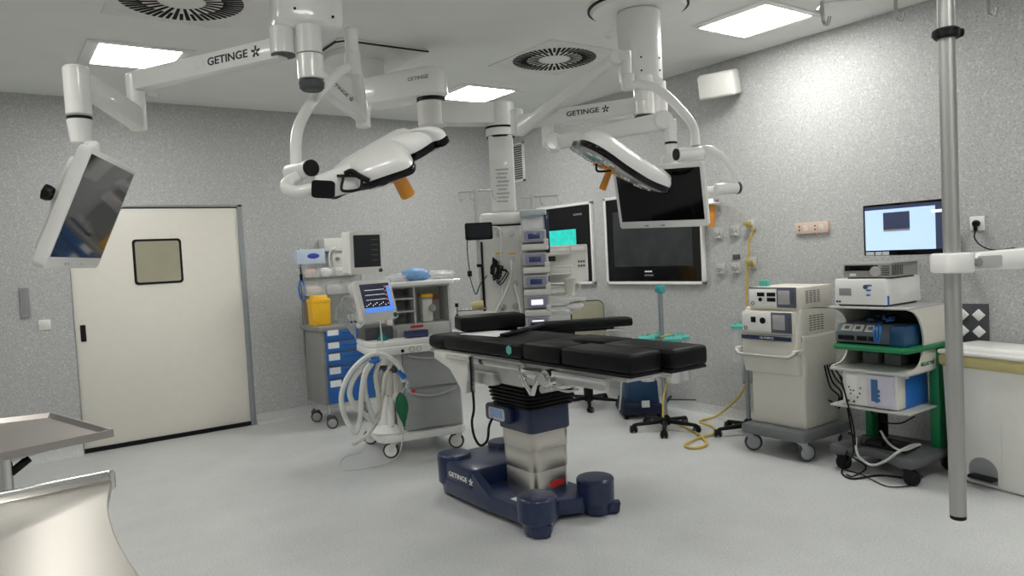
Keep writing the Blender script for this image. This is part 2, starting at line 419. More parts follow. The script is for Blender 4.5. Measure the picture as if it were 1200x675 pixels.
MB().box(-.135, .135, -.022, 0, -.042, .042, .004).build('plate', M_pink, t)
for x in (-.1, .03):
    for dz in (-.014, .014): MB().cyl((x, -.024, dz), (x, -.02, dz), .006, seg=10).build('socket_hole', M_black, t)
for dx in (-.05, .08): MB().box(dx - .018, dx + .018, -.024, -.02, -.02, .02, .002).build('switch_cover', M_cream, t)
def gas(label, y, z, kind):
    t = rw('gas_outlet', label, 'gas outlet', y, z)
    MB().box(-.042, .042, -.02, 0, -.045, .045, .005).build('plate', M_lgrey, t)
    MB().cyl((0, -.05, 0), (0, -.018, 0), .024, .026, bev=.003).build('socket', M_alum if kind else M_yhose, t)
    if kind == 0: MB().box(-.028, .028, -.075, -.04, .0, .03, .006).build('quick_coupling', mat('olive_yellow', (.42, .38, .16), .45), t)
    else: MB().box(-.026, .026, -.034, -.018, -.035, -.018, .002).build('identity_label', M_white, t)
gas('grey gas outlet directly below the orange cup on the right wall', 4.08, 1.585, 1)
gas('grey gas outlet in the upper row, left of the yellow hose coupling', 3.91, 1.60, 1)
gas('upper yellow-coupled gas outlet from which the hose hangs', 3.755, 1.64, 0)
gas('grey gas outlet lowest and nearest to the large wall screen', 4.07, 1.285, 1)
gas('grey gas outlet in the lower row under the small dark label', 3.91, 1.29, 1)
gas('lower yellow-coupled gas outlet halfway down the hanging hose', 3.75, 1.33, 0)
MBt = MB().box(-.035, .035, -.012, 0, -.02, .02, .002); o = MBt.build('wall_label_plate', M_dgrey); o.location = (XR, 3.91, 1.385); o.rotation_euler = (0, 0, -PI / 2)
tag(o, 'small dark label plate just above the lower middle gas outlet', 'label')
t = rw('cup_holder', 'orange cup hanging under a white disc on the right wall above the gas outlets', 'holder', 4.08, 1.83)
MB().cyl((0, 0, .04), (0, -.075, .04), .012).build('bracket', M_grey, t)
MB().lathe([(0, .0), (.085, .0), (.09, .008), (.03, .022), (.02, .05), (0, .05)], (0, -.095, .0)).build('disc', M_white, t)
MB().lathe([(0, -.19), (.022, -.19), (.038, 0), (0, 0)], (0, -.095, .0)).build('cup', M_orange, t)
t = rw('wall_socket', 'white wall socket with a black plug in it, right of the wall computer screen', 'socket', 2.08, 1.545)
MB().box(-.042, .042, -.01, 0, -.045, .045, .003).build('plate', M_white, t)
pl = MB().lathe([(0, 0), (.02, 0), (.022, .02), (.012, .04), (0, .04)], (0, -.01, 0), (0, -1, 0)).box(-.009, .009, -.045, -.02, -.05, 0, .004).build('plug', M_black, t)
MB().tube([(0, -.035, -.045), (-.005, -.035, -.09), (.03, -.03, -.14), (.10, -.02, -.17), (.22, -.05, -.16)], .004).build('power_cord', M_black, pl)
t = rw('switch_panel', 'dark wall panel with white diamond-shaped rockers above the pedal bin', 'switch', 2.10, .915)
MB().box(-.09, .075, -.012, 0, -.125, .125, .003).build('plate', M_dgrey, t)
for cx in (.02, -.075):
    for cz in (.055, -.05):
        MB().box(-.028, .028, -.02, -.01, -.028, .028, .004, Matrix.Translation((cx, 0, cz)) @ Matrix.Rotation(PI / 4, 4, 'Y')).build('rocker', M_white, t)
# ------------------------------------------------------------------ ceiling fittings
def ceiling_light(label, x, y, px=.25, py=.27):
    t = thing('ceiling_light', label, 'ceiling light', (x, y, H), 0, 'recessed ceiling light panels')
    b = MB(); a, c = px + .075, py + .05
    b.box(-a, a, -c, -py, -.012, 0, .002).box(-a, a, py, c, -.012, 0, .002).box(-a, -px, -py, py, -.012, 0, .002).box(px, a, -py, py, -.012, 0, .002)
    b.build('frame', M_white, t)
    MB().box(-px, px, -py, py, -.008, -.001).build('diffuser', M_led, t)
ceiling_light('square lit ceiling panel at the left, beside the left round air diffuser', .96, 5.70)
ceiling_light('square lit ceiling panel behind the central supply column arm', 3.82, 5.78)
ceiling_light('square lit ceiling panel at upper right near the hook rail', 4.38, 3.15)
for x, y, l in ((1.0, 1.0, 'square ceiling light panel nearest the camera, out of the frame above'), (4.2, .5, 'square ceiling light panel beyond the right edge of the view'), (-.9, 3.3, 'square ceiling light panel out of view on the left'), (1.0, -1.0, 'square ceiling light panel behind the camera')):
    ceiling_light(l, x, y)
def diffuser(label, x, y):
    t = thing('air_diffuser', label, 'air vent', (x, y, H), 0, 'round swirl air diffusers')
    MB().box(-.35, .35, -.40, .40, -.008, 0, .002).build('plate', mat('warm_white_plate', (.80, .79, .76), .6), t)
    b = MB()
    for k in range(26):
        M = Matrix.Rotation(2 * PI * k / 26 + .05, 4, 'Z')
        b.prism([(.125, -.008), (.325, -.012), (.325, .012), (.125, .008)], -.0105, -.0075, 'xy', M=M)
        M = Matrix.Rotation(2 * PI * (k + .5) / 26 + .05, 4, 'Z')
        b.prism([(.215, -.009), (.325, -.010), (.325, .010), (.215, .009)], -.0105, -.0075, 'xy', M=M)
    b.build('slot', M_void, t)
    MB().lathe([(0, -.013), (.10, -.013), (.105, -.008), (0, -.008)], (0, 0, 0)).build('centre_cap', M_ceil, t)
diffuser('round slotted air diffuser in the ceiling at the left', 1.0, 4.42)
diffuser('round slotted air diffuser in the ceiling left of the right lamp column', 3.72, 4.5)
for x, y, l in ((1.27, 6.84, 'small round ceiling disc near the back wall'), (3.71, 3.82, 'small round ceiling disc beside the right lamp column')):
    o = MB().lathe([(0, -.03), (.04, -.03), (.055, -.012), (.06, 0), (0, 0)], (0, 0, 0)).build('smoke_detector', M_white); o.location = (x, y, H); tag(o, l, 'detector')
# ================================================================== CEILING-HUNG EQUIPMENT
V = Vector
def collar(b, c, r, h): b.cyl(c - V((0, 0, h / 2)), c + V((0, 0, h / 2)), r)
# ---- left lamp column: hub with three mounting holes, two stub axles
t = thing('lamp_column', 'boxy white lamp column cut by the top edge at the left', 'ceiling column', (1.36, 3.38, H))
A = lambda px, py, D: dp(px, py, D)
hub = A(357, -20, 3.5)
MM = Matrix.Translation((hub.x, hub.y, 0)) @ Matrix.Rotation(math.radians(-12), 4, 'Z')
MB().box(-.16, .16, -.115, .115, 2.585, H - .02, .05, MM, seg=4).build('column_housing', M_white, t, True)
MB().lathe([(0, -.035), (.30, -.035), (.32, -.01), (.32, 0), (0, 0)], (hub.x, hub.y, H)).build('ceiling_cover', M_offw, t, True)
b = MB()
for px_, py_ in ((340, 17), (384, 5), (385, 24)):
    p = A(px_, py_, 3.40); q = A(px_, py_, 3.34); b.cyl(p, q + (p - q) * 3, .005, seg=10)
# bolts sit on the housing face
bolts = b
for (lx, lz) in ((-.09, 2.68), (.12, 2.72), (.12, 2.63)): pass
bolts.bm.free()
b = MB()
for lx, lz in ((-.07, 2.67), (.10, 2.73), (.10, 2.645)): b.cyl(MM @ V((lx, -.119, lz)), MM @ V((lx, -.112, lz)), .0065, seg=10)
b.build('bolt', M_black, t, True)
c2 = A(361, 30, 3.42)
ax = V((c2.x, c2.y, 0))
st = MB().cyl(V((ax.x, ax.y, A(361, 63, 3.42).z)), V((ax.x, ax.y, 2.60)), .058).build('axle', M_white, t, True)
# ---- left surgical lamp: arm, spring arm, post, curved yoke, lamp head
def trilobe(R, k=.2, n=72, ph=0.0, cut=0.0):
    out = []
    for i in range(n):
        a = 2 * PI * i / n
        r = R * (1 - k + k * math.cos(3 * (a - ph)) + .05 * math.cos(6 * (a - ph)))
        out.append((r * math.cos(a), r * math.sin(a)))
    return out
def lamp_head(t, M, R, sag=0.0, ph=0.0, k=.2, ky=1.0, ol=None, hr=.024, hl=.15, hk=0.0, dome=1.0):
    ol = ol or [(a, b_ * ky) for a, b_ in trilobe(R, k, ph=ph)]
    def bend(b):
        for v in b.bm.verts:
            v.co.z += sag * math.sin(v.co.x / R * 2.2)
        b.bm.transform(M); return b
    hd = bend(MB().shell(ol, [(s_, z_ * dome) for s_, z_ in ((1.0, .0), (1.0, .020), (.985, .035), (.95, .05), (.85, .072), (.65, .09), (.35, .10), (0, .102))])).build('lamp_housing', M_white, t, True, 60)
    bend(MB().shell(ol, [(.93, -.032), (.98, -.032), (1.012, -.026), (1.018, -.006), (1.005, .001), (.9, .001)])).build('rim_bumper', M_gloss, t, True, 60)
    bend(MB().shell(ol, [(0, -.040), (.5, -.040), (.85, -.037), (.95, -.030)])).build('light_cover', M_lens, t, True, 60)
    for rr, nn in ((.30, 3), (.68, 3)):
        for i in range(nn):
            a = ph + 2 * PI * i / nn
            for da, q in ((0, 1), (.33, .92), (-.33, .92)) if rr > .5 else ((0, 1),):
                b = MB(); b.lathe([(0, -.046), (.028, -.046), (.032, -.036), (0, -.036)], (R * rr * q * math.cos(a + da), ky * R * rr * q * math.sin(a + da), 0), seg=16); bend(b).build('light_module', M_chrome, t, True)
    b = MB(); b.lathe([(0, -hl), (hr * .9, -hl), (hr, -hl + .008), (hr * .9, -.06), (.03, -.05), (.055, -.045), (.055, -.038), (0, -.038)], (0, 0, 0), seg=20)
    b.box(-.10, .10, -.022, .022, -.052, -.040, .008)
    b.bm.transform(M)
    b.build('sterile_handle', M_orange, t, True)
    return hd
def head_matrix(c, u, n):
    n = camv(*n).normalized(); u = camv(*u); u = (u - n * u.dot(n)).normalized(); v = n.cross(u)
    return basis(c, u, v, n)
lp = thing('surgical_lamp', 'left white surgical lamp, tilted, seen from above with a black rim and orange handle', 'surgical lamp', (ax.x, ax.y, 2.1), 0, 'ceiling surgical lamps')
zA, zB, zC, zD = [A(361, q, 3.42).z for q in (27, 64, 93, 106)]
st.data.transform(Matrix.Translation((0, 0, 0)))
MB().cyl(V((ax.x, ax.y, zC)), V((ax.x, ax.y, zB)), .060, bev=.004).build('axle_collar', M_white, lp, True)
MB().cyl(V((ax.x, ax.y, zD)), V((ax.x, ax.y, zC - .001)), .056, .059, bev=.012).build('end_cap', M_dgrey, lp, True)
za = A(365, 86, 3.42).z
e1 = oz(425, 136, za)
MB().bar(V((ax.x, ax.y, za)), V((e1.x, e1.y, za)), .07, .085, .015).build('horizontal_arm', M_white, lp, True)
d = (V((e1.x, e1.y, 0)) - V((ax.x, ax.y, 0))).normalized()
e2 = A(412, 52, e1.dot(V((0,0,0))) if False else 3.75)
MB().cyl(V((e1.x, e1.y, za - .07)), V((e1.x, e1.y, za + .09)), .045, bev=.006).build('elbow', M_white, lp, True)
sp = MB(); sp.bar(V((e1.x, e1.y, za + .02)), e2, .065, .10, .018); sp.build('spring_arm', M_white, lp, True)
zt = A(412, 33, 3.75).z; zb = A(413, 88, 3.75).z
MB().cyl(V((e2.x, e2.y, zb + .10)), V((e2.x, e2.y, zt)), .032, .036, bev=.01).build('post', M_white, lp, True)
MB().cyl(V((e2.x, e2.y, zb)), V((e2.x, e2.y, zb + .11)), .042, bev=.006).cyl(V((e2.x, e2.y, zb - .004)), V((e2.x, e2.y, zb + .002)), .038).build('post_collar', M_offw, lp, True)
yk = [A(410, 80, 3.74), A(398, 84, 3.68), A(385, 98, 3.6), A(369, 115, 3.55), A(353, 141, 3.45), A(347, 165, 3.35), A(347, 200, 3.25)]
MB().tube(yk, .026, 14).build('curved_yoke', M_white, lp, True)
cyl0, cyl1 = A(340, 203, 3.28), A(364, 197, 3.14)
cb = MB().cyl(cyl0, cyl1, .038, bev=.006).build('pivot_barrel', M_white, lp, True)
dd = (cyl1 - cyl0).normalized(); MB().cyl(cyl1 - dd * .004, cyl1 + dd * .014, .036, bev=.004).build('pivot_cap', M_black, cb, True)
MB().tube([A(352, 205, 3.18), A(338, 213, 3.16), A(336, 221, 3.12), A(348, 225, 3.06), A(365, 222, 3.03), A(380, 221, 3.02)], .026, 14).build('lower_yoke', M_white, lp, True)
HM = head_matrix(A(455, 186, 3.20), (.86, .42, -.20), (-.40, .80, .46))
HI = HM.inverted(); pN = HM.to_3x3() @ V((0, 0, 1)); pC = HM @ V((0, 0, 0))
def onplane(px, py):
    v = ray(px, py); q = CAM + v * ((pC - CAM).dot(pN) / v.dot(pN)); q = HI @ q; return V((q.x, q.y))
half = [onplane(*q) for q in ((386, 227), (400, 221), (415, 217), (430, 214), (450, 207), (468, 201), (480, 196), (484, 190), (483, 185), (479, 180), (480, 176), (485, 173), (495, 169), (508, 166), (518, 163), (523, 159))]
axd = (half[-1] - onplane(380, 224)).normalized(); axn = V((-axd.y, axd.x)); o0 = onplane(380, 224)
def mir(q): w_ = q - o0; return o0 + axd * w_.dot(axd) - axn * w_.dot(axn)
oc_ = half + [mir(q) for q in half[-2::-1]]
oc_ = [tuple(v) for v in [V((q.x, q.y)) for q in catmull([V((q.x, q.y, 0)) for q in oc_], 3, True)]]
lamp_head(lp, HM, .285, 0.0, ph=math.radians(8), ol=oc_, hr=.034, hl=.19, dome=.85)
p0, p1 = A(372, 221, 3.03), A(418, 206, 3.06)
MB().cyl(p0, p1, .050, .06, bev=.012).build('yoke_joint', M_white, lp, True)
pv = MB().prism(rrect(-.045, .045, -.035, .035, .014), -.004, .006, 'xy', M=basis(A(379, 222, 2.955), camv(1, -.05, 0), camv(.05, 1, .1), camv(-.25, .0, 1).normalized())).build('control_keypad', M_black, lp, True)
MB().tube([A(396, 206, 2.99), A(402, 208, 2.96), A(401, 223, 2.95), A(420, 222, 2.95), A(424, 214, 2.96), A(420, 207, 2.98), A(399, 206, 2.98)], .006, 8).tube([A(404, 204, 3.0), A(412, 201, 3.0), A(422, 207, 2.98), A(432, 212, 3.0)], .012, 8).build('grip_handle', M_black, lp, True)
maker_mark(lp, basis(A(397, 103, 3.62), camv(.70, -.62, -.35).normalized(), camv(.62, .70, 0.1).normalized(), camv(-.15, -.3, .94).normalized()), .022, M_txtdark, True)
# ---- left monitor arm and monitor
ma = thing('monitor_arm', 'long white jointed arm reaching left from the left lamp column, carrying the tilted monitor', 'monitor arm', (ax.x - .1, ax.y + .05, 2.45))
mh = A(331, 50, 3.42)
mx = V((mh.x, mh.y, 0))
MB().cyl(V((mx.x, mx.y, A(331, 64, 3.42).z)), V((mx.x, mx.y, 2.60)), .056, bev=.004).build('arm_collar', M_white, ma, True)
MB().cyl(V((mx.x, mx.y, A(331, 66, 3.42).z)), V((mx.x, mx.y, A(331, 64, 3.42).z + .001)), .054).build('collar_cap', M_dgrey, ma, True)
za = 2.505
e1 = oz(158, 96, za)
MB().bar(V((mx.x, mx.y, za)), V((e1.x, e1.y, za)), .07, .10, .012).build('horizontal_arm', M_white, ma, True)
n = (V((mx.x, mx.y, 0)) - V((e1.x, e1.y, 0))).normalized(); nf = V((n.y, -n.x, 0))
pc = V((mx.x, mx.y, za)) + (V((e1.x, e1.y, za)) - V((mx.x, mx.y, za))) * .28 + nf * .0365
maker_mark(ma, basis(pc - n * .03, n, (0, 0, 1), nf), .052, M_txtdark, True)
lb = MB().prism(rrect(-.03, .03, -.018, .018, .003), 0, .001, 'xy', M=basis(pc - n * .22, n, V((0, 0, 1)), nf)).build('label', M_paper, ma, True)
MB().cyl(V((e1.x, e1.y, 2.25)), V((e1.x, e1.y, 2.545)), .045, bev=.008).build('elbow', M_white, ma, True)
q1 = V((e1.x, e1.y, 2.31)); q2 = A(102, 100, 3.28)
MB().bar(q1, q2, .075, .125, .02, w1=.07, h1=.11).build('spring_arm', M_white, ma, True)
mp = A(92, 125, 3.22)
zt, zb = A(92, 78, 3.22).z, A(93, 168, 3.22).z; zm = A(92, 137, 3.22).z
MB().cyl(V((mp.x, mp.y, zm)), V((mp.x, mp.y, zt)), .052, bev=.01).build('post', M_white, ma, True)
MB().cyl(V((mp.x, mp.y, zm - .012)), V((mp.x, mp.y, zm)), .05).build('brake_ring', M_black, ma, True)
MB().cyl(V((mp.x, mp.y, zb)), V((mp.x, mp.y, zm - .012)), .042, .051, bev=.003).build('lower_post', M_white, ma, True)
mc = V((.31, 2.75, 1.70)); yw, pt = math.radians(69.4), math.radians(23.6)
u = V((math.cos(yw), math.sin(yw), 0)); nr = V((math.sin(yw), -math.cos(yw), 0))
vv = V((0, 0, 1)) * math.cos(pt) + nr * math.sin(pt); nn = u.cross(vv)
MN = basis(mc, u, vv, nn)
MB().tube([V((mp.x, mp.y, zb + .03)), V((mp.x, mp.y, zb)) + camv(.03, -.01, .0), MN @ V((.05, .20, -.09)), MN @ V((.0, .10, -.10)), MN @ V((0, .05, -.07))], .022, 12).build('curved_bracket', M_white, ma, True)
mo = thing('hanging_monitor', 'white-framed monitor hanging at far left, seen almost edge on and facing down', 'monitor', mc)
MB().prism(rrect(-.28, .28, -.19, .19, .02), -.036, 0, 'xy', .006, MN).build('housing', M_white, mo, True)
MB().box(-.20, .20, -.15, .15, -.075, -.03, .015, MN).build('rear_cover', M_white, mo, True)
MB().box(-.262, .262, -.15, .172, 0, .0015, 0, MN).build('screen', mat('mirror_dark_screen', (.03, .032, .034), .04, ior=1.9), mo, True)
b = MB()
for dx in (-.1, -.07, .06): b.box(dx - .006, dx + .006, -.176, -.168, 0, .0015, 0, MN)
b.build('button', M_lgrey, mo, True)
kn = MB().lathe([(0, 0), (.02, 0), (.024, .01), (.024, .022), (0, .026)], MN @ V((-.20, 0.02, -.075)), MN.to_3x3() @ V((0, 0, -1))).build('rear_knob', M_black, mo, True)
MB().box(-.215, -.185, .015, .025, -.103, -.075, .003, MN).build('indicator', M_teal, kn, True)
# ---- right lamp column
t = thing('lamp_column', 'round white lamp column hanging from a black-ringed ceiling disc right of centre', 'ceiling column', (3.44, 3.32, H))
cc = V((3.44, 3.32, 0))
MB().lathe([(0, -.03), (.285, -.03), (.30, -.012), (.30, 0), (0, 0)], (0, 0, 0), seg=48).build('ceiling_cover', M_white, t)
MB().lathe([(.30, -.012), (.315, -.012), (.315, 0), (.30, 0)], (0, 0, 0), seg=48).build('cover_seal', M_black, t)
zb2 = 2.53
c3 = oz(751, 60, 2.7)
MM = Matrix.Translation((3.44, 3.32, 0)) @ Matrix.Rotation(math.radians(-35), 4, 'Z')
MB().cyl(cc + V((0, 0, zb2)), cc + V((0, 0, H - .03)), .135, seg=40, bev=.012).build('column_housing', M_white, t, True)
b = MB()
for lx, z in ((-.02, 2.66), (.10, 2.66), (-.02, 2.58), (.10, 2.585)):
    y_ = -math.sqrt(.135 ** 2 - lx ** 2); b.cyl(MM @ V((lx, y_ - .003, z)), MM @ V((lx, y_ + .01, z)), .006, seg=10)
b.build('bolt', M_black, t, True)
a2 = A(754, 110, 4.55); a3 = A(772, 100, 4.72)
MB().cyl(V((a2.x, a2.y, 2.40)), V((a2.x, a2.y, zb2 + .02)), .06).build('axle', M_white, t, True)
MB().cyl(V((a3.x, a3.y, 2.36)), V((a3.x, a3.y, zb2 + .02)), .045).build('rear_axle', M_white, t, True)
# ---- right surgical lamp
lp = thing('surgical_lamp', 'right white surgical lamp seen edge on below the right column, orange handle pointing down', 'surgical lamp', (a2.x, a2.y, 2.3), 0, 'ceiling surgical lamps')
MB().cyl(V((a2.x, a2.y, 2.315)), V((a2.x, a2.y, 2.40)), .063, bev=.004).build('axle_collar', M_white, lp, True)
MB().cyl(V((a2.x, a2.y, 2.265)), V((a2.x, a2.y, 2.314)), .058, .062, bev=.01).build('end_cap', M_dgrey, lp, True)
za = 2.38
e1 = oz(606, 144, 2.38) * 1.0
MB().bar(V((a2.x, a2.y, za)), V((e1.x, e1.y, za)), .07, .095, .012).build('horizontal_arm', M_white, lp, True)
n = (V((a2.x, a2.y, 0)) - V((e1.x, e1.y, 0))).normalized(); nf = V((n.y, -n.x, 0))
L_ = (V((a2.x, a2.y, 0)) - V((e1.x, e1.y, 0))).length
pc = V((e1.x, e1.y, za)) + n * (L_ * .52) + nf * .0365
maker_mark(lp, basis(pc + n * .03, n, (0, 0, 1), nf), .044, M_txtdark, True)
MB().prism(rrect(-.035, .035, -.018, .018, .003), 0, .001, 'xy', M=basis(pc + n * .36, n, V((0, 0, 1)), nf)).build('label', M_paper, lp, True)
MB().cyl(V((e1.x, e1.y, za - .08)), V((e1.x, e1.y, za + .09)), .045, bev=.008).build('elbow', M_white, lp, True)
D2 = 4.45
e2 = A(722, 68, D2)
MB().bar(V((e1.x, e1.y, za - .06)), e2, .075, .085, .02, w1=.06, h1=.07).build('spring_arm', M_white, lp, True)
MB().cyl(e2 + camv(0, 0, -.04), e2 + camv(0, 0, .04), .045, bev=.006).build('spring_joint', M_white, lp, True)
ps = A(735, 80, D2 - .03)
zt, zm, zb = A(735, 62, D2).z, A(735, 90, D2).z, A(735, 107, D2).z
MB().bar(e2, V((ps.x, ps.y, e2.z)), .06, .06, .01).cyl(V((ps.x, ps.y, zm)), V((ps.x, ps.y, zt)), .027).build('post', M_white, lp, True)
MB().cyl(V((ps.x, ps.y, zb)), V((ps.x, ps.y, zm + .01)), .040, bev=.005).build('post_collar', M_offw, lp, True)
MB().tube([A(737, 100, D2 - .03), A(752, 99, D2 - .05), A(772, 105, D2 - .08), A(795, 126, D2 - .12), A(812, 148, D2 - .16), A(815, 172, D2 - .2)], .027, 14).build('curved_yoke', M_white, lp, True)
k0, k1 = A(793, 181, 4.2), A(822, 179, 4.25)
cb = MB().cyl(k0, k1, .038, bev=.006).build('pivot_barrel', M_white, lp, True)
MB().cyl(k0 + (k0 - k1).normalized() * .008, k0, .034).build('pivot_ring', M_black, cb, True)
MB().tube([A(821, 176, 4.25), A(832, 176, 4.24), A(845, 184, 4.28), A(857, 200, 4.33), A(859, 215, 4.35)], .026, 14).build('lower_yoke', M_white, lp, True)
k0, k1 = A(838, 222, 4.30), A(863, 220, 4.36)
cb = MB().cyl(k0, k1, .034, bev=.004).build('outer_barrel', M_white, lp, True)
MB().cyl(k1, k1 + (k1 - k0).normalized() * .012, .038).build('barrel_cap', M_dgrey, cb, True)
MB().tube([k0, A(828, 223, 4.33), A(812, 223, 4.38), A(792, 216, 4.36), A(770, 198, 4.16)], .022, 12).build('head_stem', M_white, lp, True)
HM = head_matrix(A(718, 190, 4.05), (.92, -.36, .0), (.345, .92, .11))
lamp_head(lp, HM, .33, -.030, ph=math.radians(5), k=.16, hr=.02, hl=.16)
MB().tube([A(699, 192, 3.95), A(699, 199, 3.93), A(703, 201, 3.93), A(716, 200, 3.93)], .006, 8).build('grip_handle', M_black, lp, True)
# ---- arm with monitor on the right column
ma = thing('monitor_arm', 'white jointed arm below the right lamp, ending in a post above the black monitor', 'monitor arm', (a3.x, a3.y, 2.4))
MB().cyl(V((a3.x, a3.y, 2.32)), V((a3.x, a3.y, 2.44)), .05, bev=.004).build('arm_collar', M_white, ma, True)
za = 2.37; e1 = oz(641, 141, za)
MB().bar(V((a3.x, a3.y, za)), V((e1.x, e1.y, za)), .055, .075, .01).build('horizontal_arm', M_white, ma, True)
n = (V((a3.x, a3.y, 0)) - V((e1.x, e1.y, 0))).normalized(); nf = V((n.y, -n.x, 0))
D1 = (e1 - CAM).dot(RM @ V((0, 0, -1)))
jz = A(650, 168, D1).z
MB().cyl(V((e1.x, e1.y, jz - .03)), V((e1.x, e1.y, za + .02)), .04, bev=.008).build('elbow', M_white, ma, True)
j0 = A(649, 168, D1 - .05)
MB().cyl(j0 + camv(0, 0, -.05), j0 + camv(0, 0, .06), .058, bev=.008).build('joint', M_white, ma, True)
j1 = A(776, 142, 4.35)
MB().bar(j0, j1, .07, .09, .02, w1=.07, h1=.10).build('spring_arm', M_white, ma, True)
MB().cyl(j1 + camv(0, 0, -.05), j1 + camv(0, 0, .05), .055, bev=.008).build('joint', M_white, ma, True)
pp = A(786, 160, 4.33)
z0_, z1_ = A(785, 192, 4.33).z, A(785, 140, 4.33).z; zr = A(785, 167, 4.33).z
MB().bar(j1, V((pp.x, pp.y, j1.z)), .07, .08, .015).cyl(V((pp.x, pp.y, zr)), V((pp.x, pp.y, z1_)), .035, bev=.004).cyl(V((pp.x, pp.y, z0_ - .05)), V((pp.x, pp.y, zr - .008)), .034).build('post', M_white, ma, True)
MB().cyl(V((pp.x, pp.y, zr - .01)), V((pp.x, pp.y, zr + .002)), .036).build('brake_ring', M_black, ma, True)
mc = A(773, 231, 4.35); yw, pt, rl = math.radians(-66), math.radians(19), math.radians(-2)
W_, H_ = .545, .38
u = V((math.cos(yw), math.sin(yw), 0)); nr = V((math.sin(yw), -math.cos(yw), 0)); vv = V((0, 0, 1)) * math.cos(pt) + nr * math.sin(pt)
u2 = u * math.cos(rl) + vv * math.sin(rl); vv = vv * math.cos(rl) - u * math.sin(rl)
MN = basis(mc, u2, vv, u2.cross(vv))
MB().tube([V((pp.x, pp.y, z0_ - .03)), MN @ V((.03, .21, -.10)), MN @ V((0, .08, -.09)), MN @ V((0, .04, -.05))], .022, 12).build('curved_bracket', M_white, ma, True)
mo = thing('hanging_monitor', 'black-screened monitor with a light grey frame hanging in front of the large wall screen', 'monitor', mc)
MB().prism(rrect(-W_/2, W_/2, -H_/2, H_/2, .015), -.045, 0, 'xy', .006, MN).build('housing', M_white, mo, True)
MB().box(-.16, .16, -.1, .1, -.07, -.04, .012, MN).build('rear_cover', M_white, mo, True)
MB().box(-W_/2 + .02, W_/2 - .02, -H_/2 + .045, H_/2 - .025, 0, .0015, 0, MN).build('screen', M_gloss, mo, True)
b = MB()
for dx in (-.1, .0): b.box(dx - .012, dx + .012, -H_/2 + .012, -H_/2 + .02, 0, .0015, 0, MN)
b.build('button', M_grey, mo, True)
# ---- central supply pendant
pd = thing('supply_pendant', 'tall white ceiling supply column with gas hoses and an equipment head behind the operating table', 'supply pendant', (3.12, 4.5, 1.5), -38)
P0 = oz(424, 67, H); P0 = V((2.37, 5.02, 0))
MB().box(2.37 - .34, 2.37 + .34, 5.02 - .34, 5.02 + .34, H - .014, H, .004).build('ceiling_plate', M_offw, pd, True)
b = MB().tube([(2.03, 5.36, H - .016), (2.03, 4.75, H - .016), (2.08, 4.69, H - .016), (2.71, 4.69, H - .016)], .008, 6, smooth=False); b.build('plate_seal', M_black, pd, True)
MB().lathe([(0, -.05), (.29, -.05), (.30, -.016), (0, -.016)], (2.37, 5.02, H), seg=48).build('ceiling_cover', M_offw, pd, True)
MB().cyl(P0 + V((0, 0, 2.80)), P0 + V((0, 0, 2.96)), .13, bev=.01).build('axle', M_white, pd, True)
tip = dp(505, 112, 5.15); tip.z = 2.70
za = 2.715
ar = MB().bar(P0 + V((0, 0, za)), V((tip.x, tip.y, za)) , .24, .20, .03)
ar.cyl(V((tip.x, tip.y, za - .10)), V((tip.x, tip.y, za + .10)), .118, bev=.02); ar.build('upper_arm', M_white, pd, True)
MB().cyl(V((tip.x, tip.y, za - .125)), V((tip.x, tip.y, za - .10)), .10).build('joint_seal', M_black, pd, True)
tq = dp(586, 147, 5.3)
zl = za - .21
MB().cyl(V((tip.x, tip.y, zl - .085)), V((tip.x, tip.y, zl + .085)), .10, bev=.008).bar(V((tip.x, tip.y, zl)), V((tq.x, tq.y, zl)), .17, .15, .01).build('lower_arm', M_offw, pd, True)
dv = (V((tq.x, tq.y, 0)) - V((tip.x, tip.y, 0))).normalized(); sf = V((dv.y, -dv.x, 0))
MB().cyl(V((tq.x, tq.y, zl - .16)), V((tq.x, tq.y, zl + .08)), .105, bev=.008).build('pivot_drum', M_white, pd, True)
MB().cyl(V((tq.x, tq.y, zl - .105)), V((tq.x, tq.y, zl - .09)), .107).cyl(V((tq.x, tq.y, zl - .17)), V((tq.x, tq.y, zl - .155)), .1).build('joint_seal', M_black, pd, True)
du = (V((tip.x, tip.y, 0)) - P0).normalized(); sp_ = V((du.y, -du.x, 0))
lettering('GETINGE', .035, M_txtdark, pd, basis(V((tip.x, tip.y, za)) - du * .02 + sp_ * .1205 + V((0, 0, .02)), du, (0, 0, 1), sp_), True, wide=1.2)
# column, centred under the drum
I = minv(pd); cl = I @ V((tq.x, tq.y, 0))
cw = .085
F = Fr(pd)
zc = F.y(588, 247, cl.y - cw).z
MB().box(cl.x - cw, cl.x + cw, cl.y - cw, cl.y + cw, zc, zl - .16 - 1.5, .008).build('column', M_white, pd)
b = MB()
for k in range(9): b.box(cl.x - .045 + (k % 2) * .01, cl.x + .03 + (k % 3) * .008, cl.y - cw - .001, cl.y - cw, zc + .06 + k * .028, zc + .072 + k * .028)
b.build('label', M_lgrey, pd)
fy = cl.y - .17
x0, x1, z0, z1 = F.rect(565, 262, 613, 370, fy)
z0 = -.62
MB().box(x0, x1, fy, fy + .40, z0, z1, .02, seg=3).build('equipment_head', M_offw, pd)
xa, xb, zq, zt = F.rect(563, 249, 614, 263, fy)
MB().box(xa - .01, xb, fy - .012, fy + .42, z1 - .01, zt, .03, seg=3).build('head_cap', M_white, pd)
MB().box(xa + .04, xb, fy - .004, fy, z1 - .018, z1 - .006).box(x0 - .006, x0 + .012, fy - .012, fy, z0 + .1, z1 - .12).build('dark_seal', M_black, pd)
def fo(px, py): return F.y(px, py, fy)
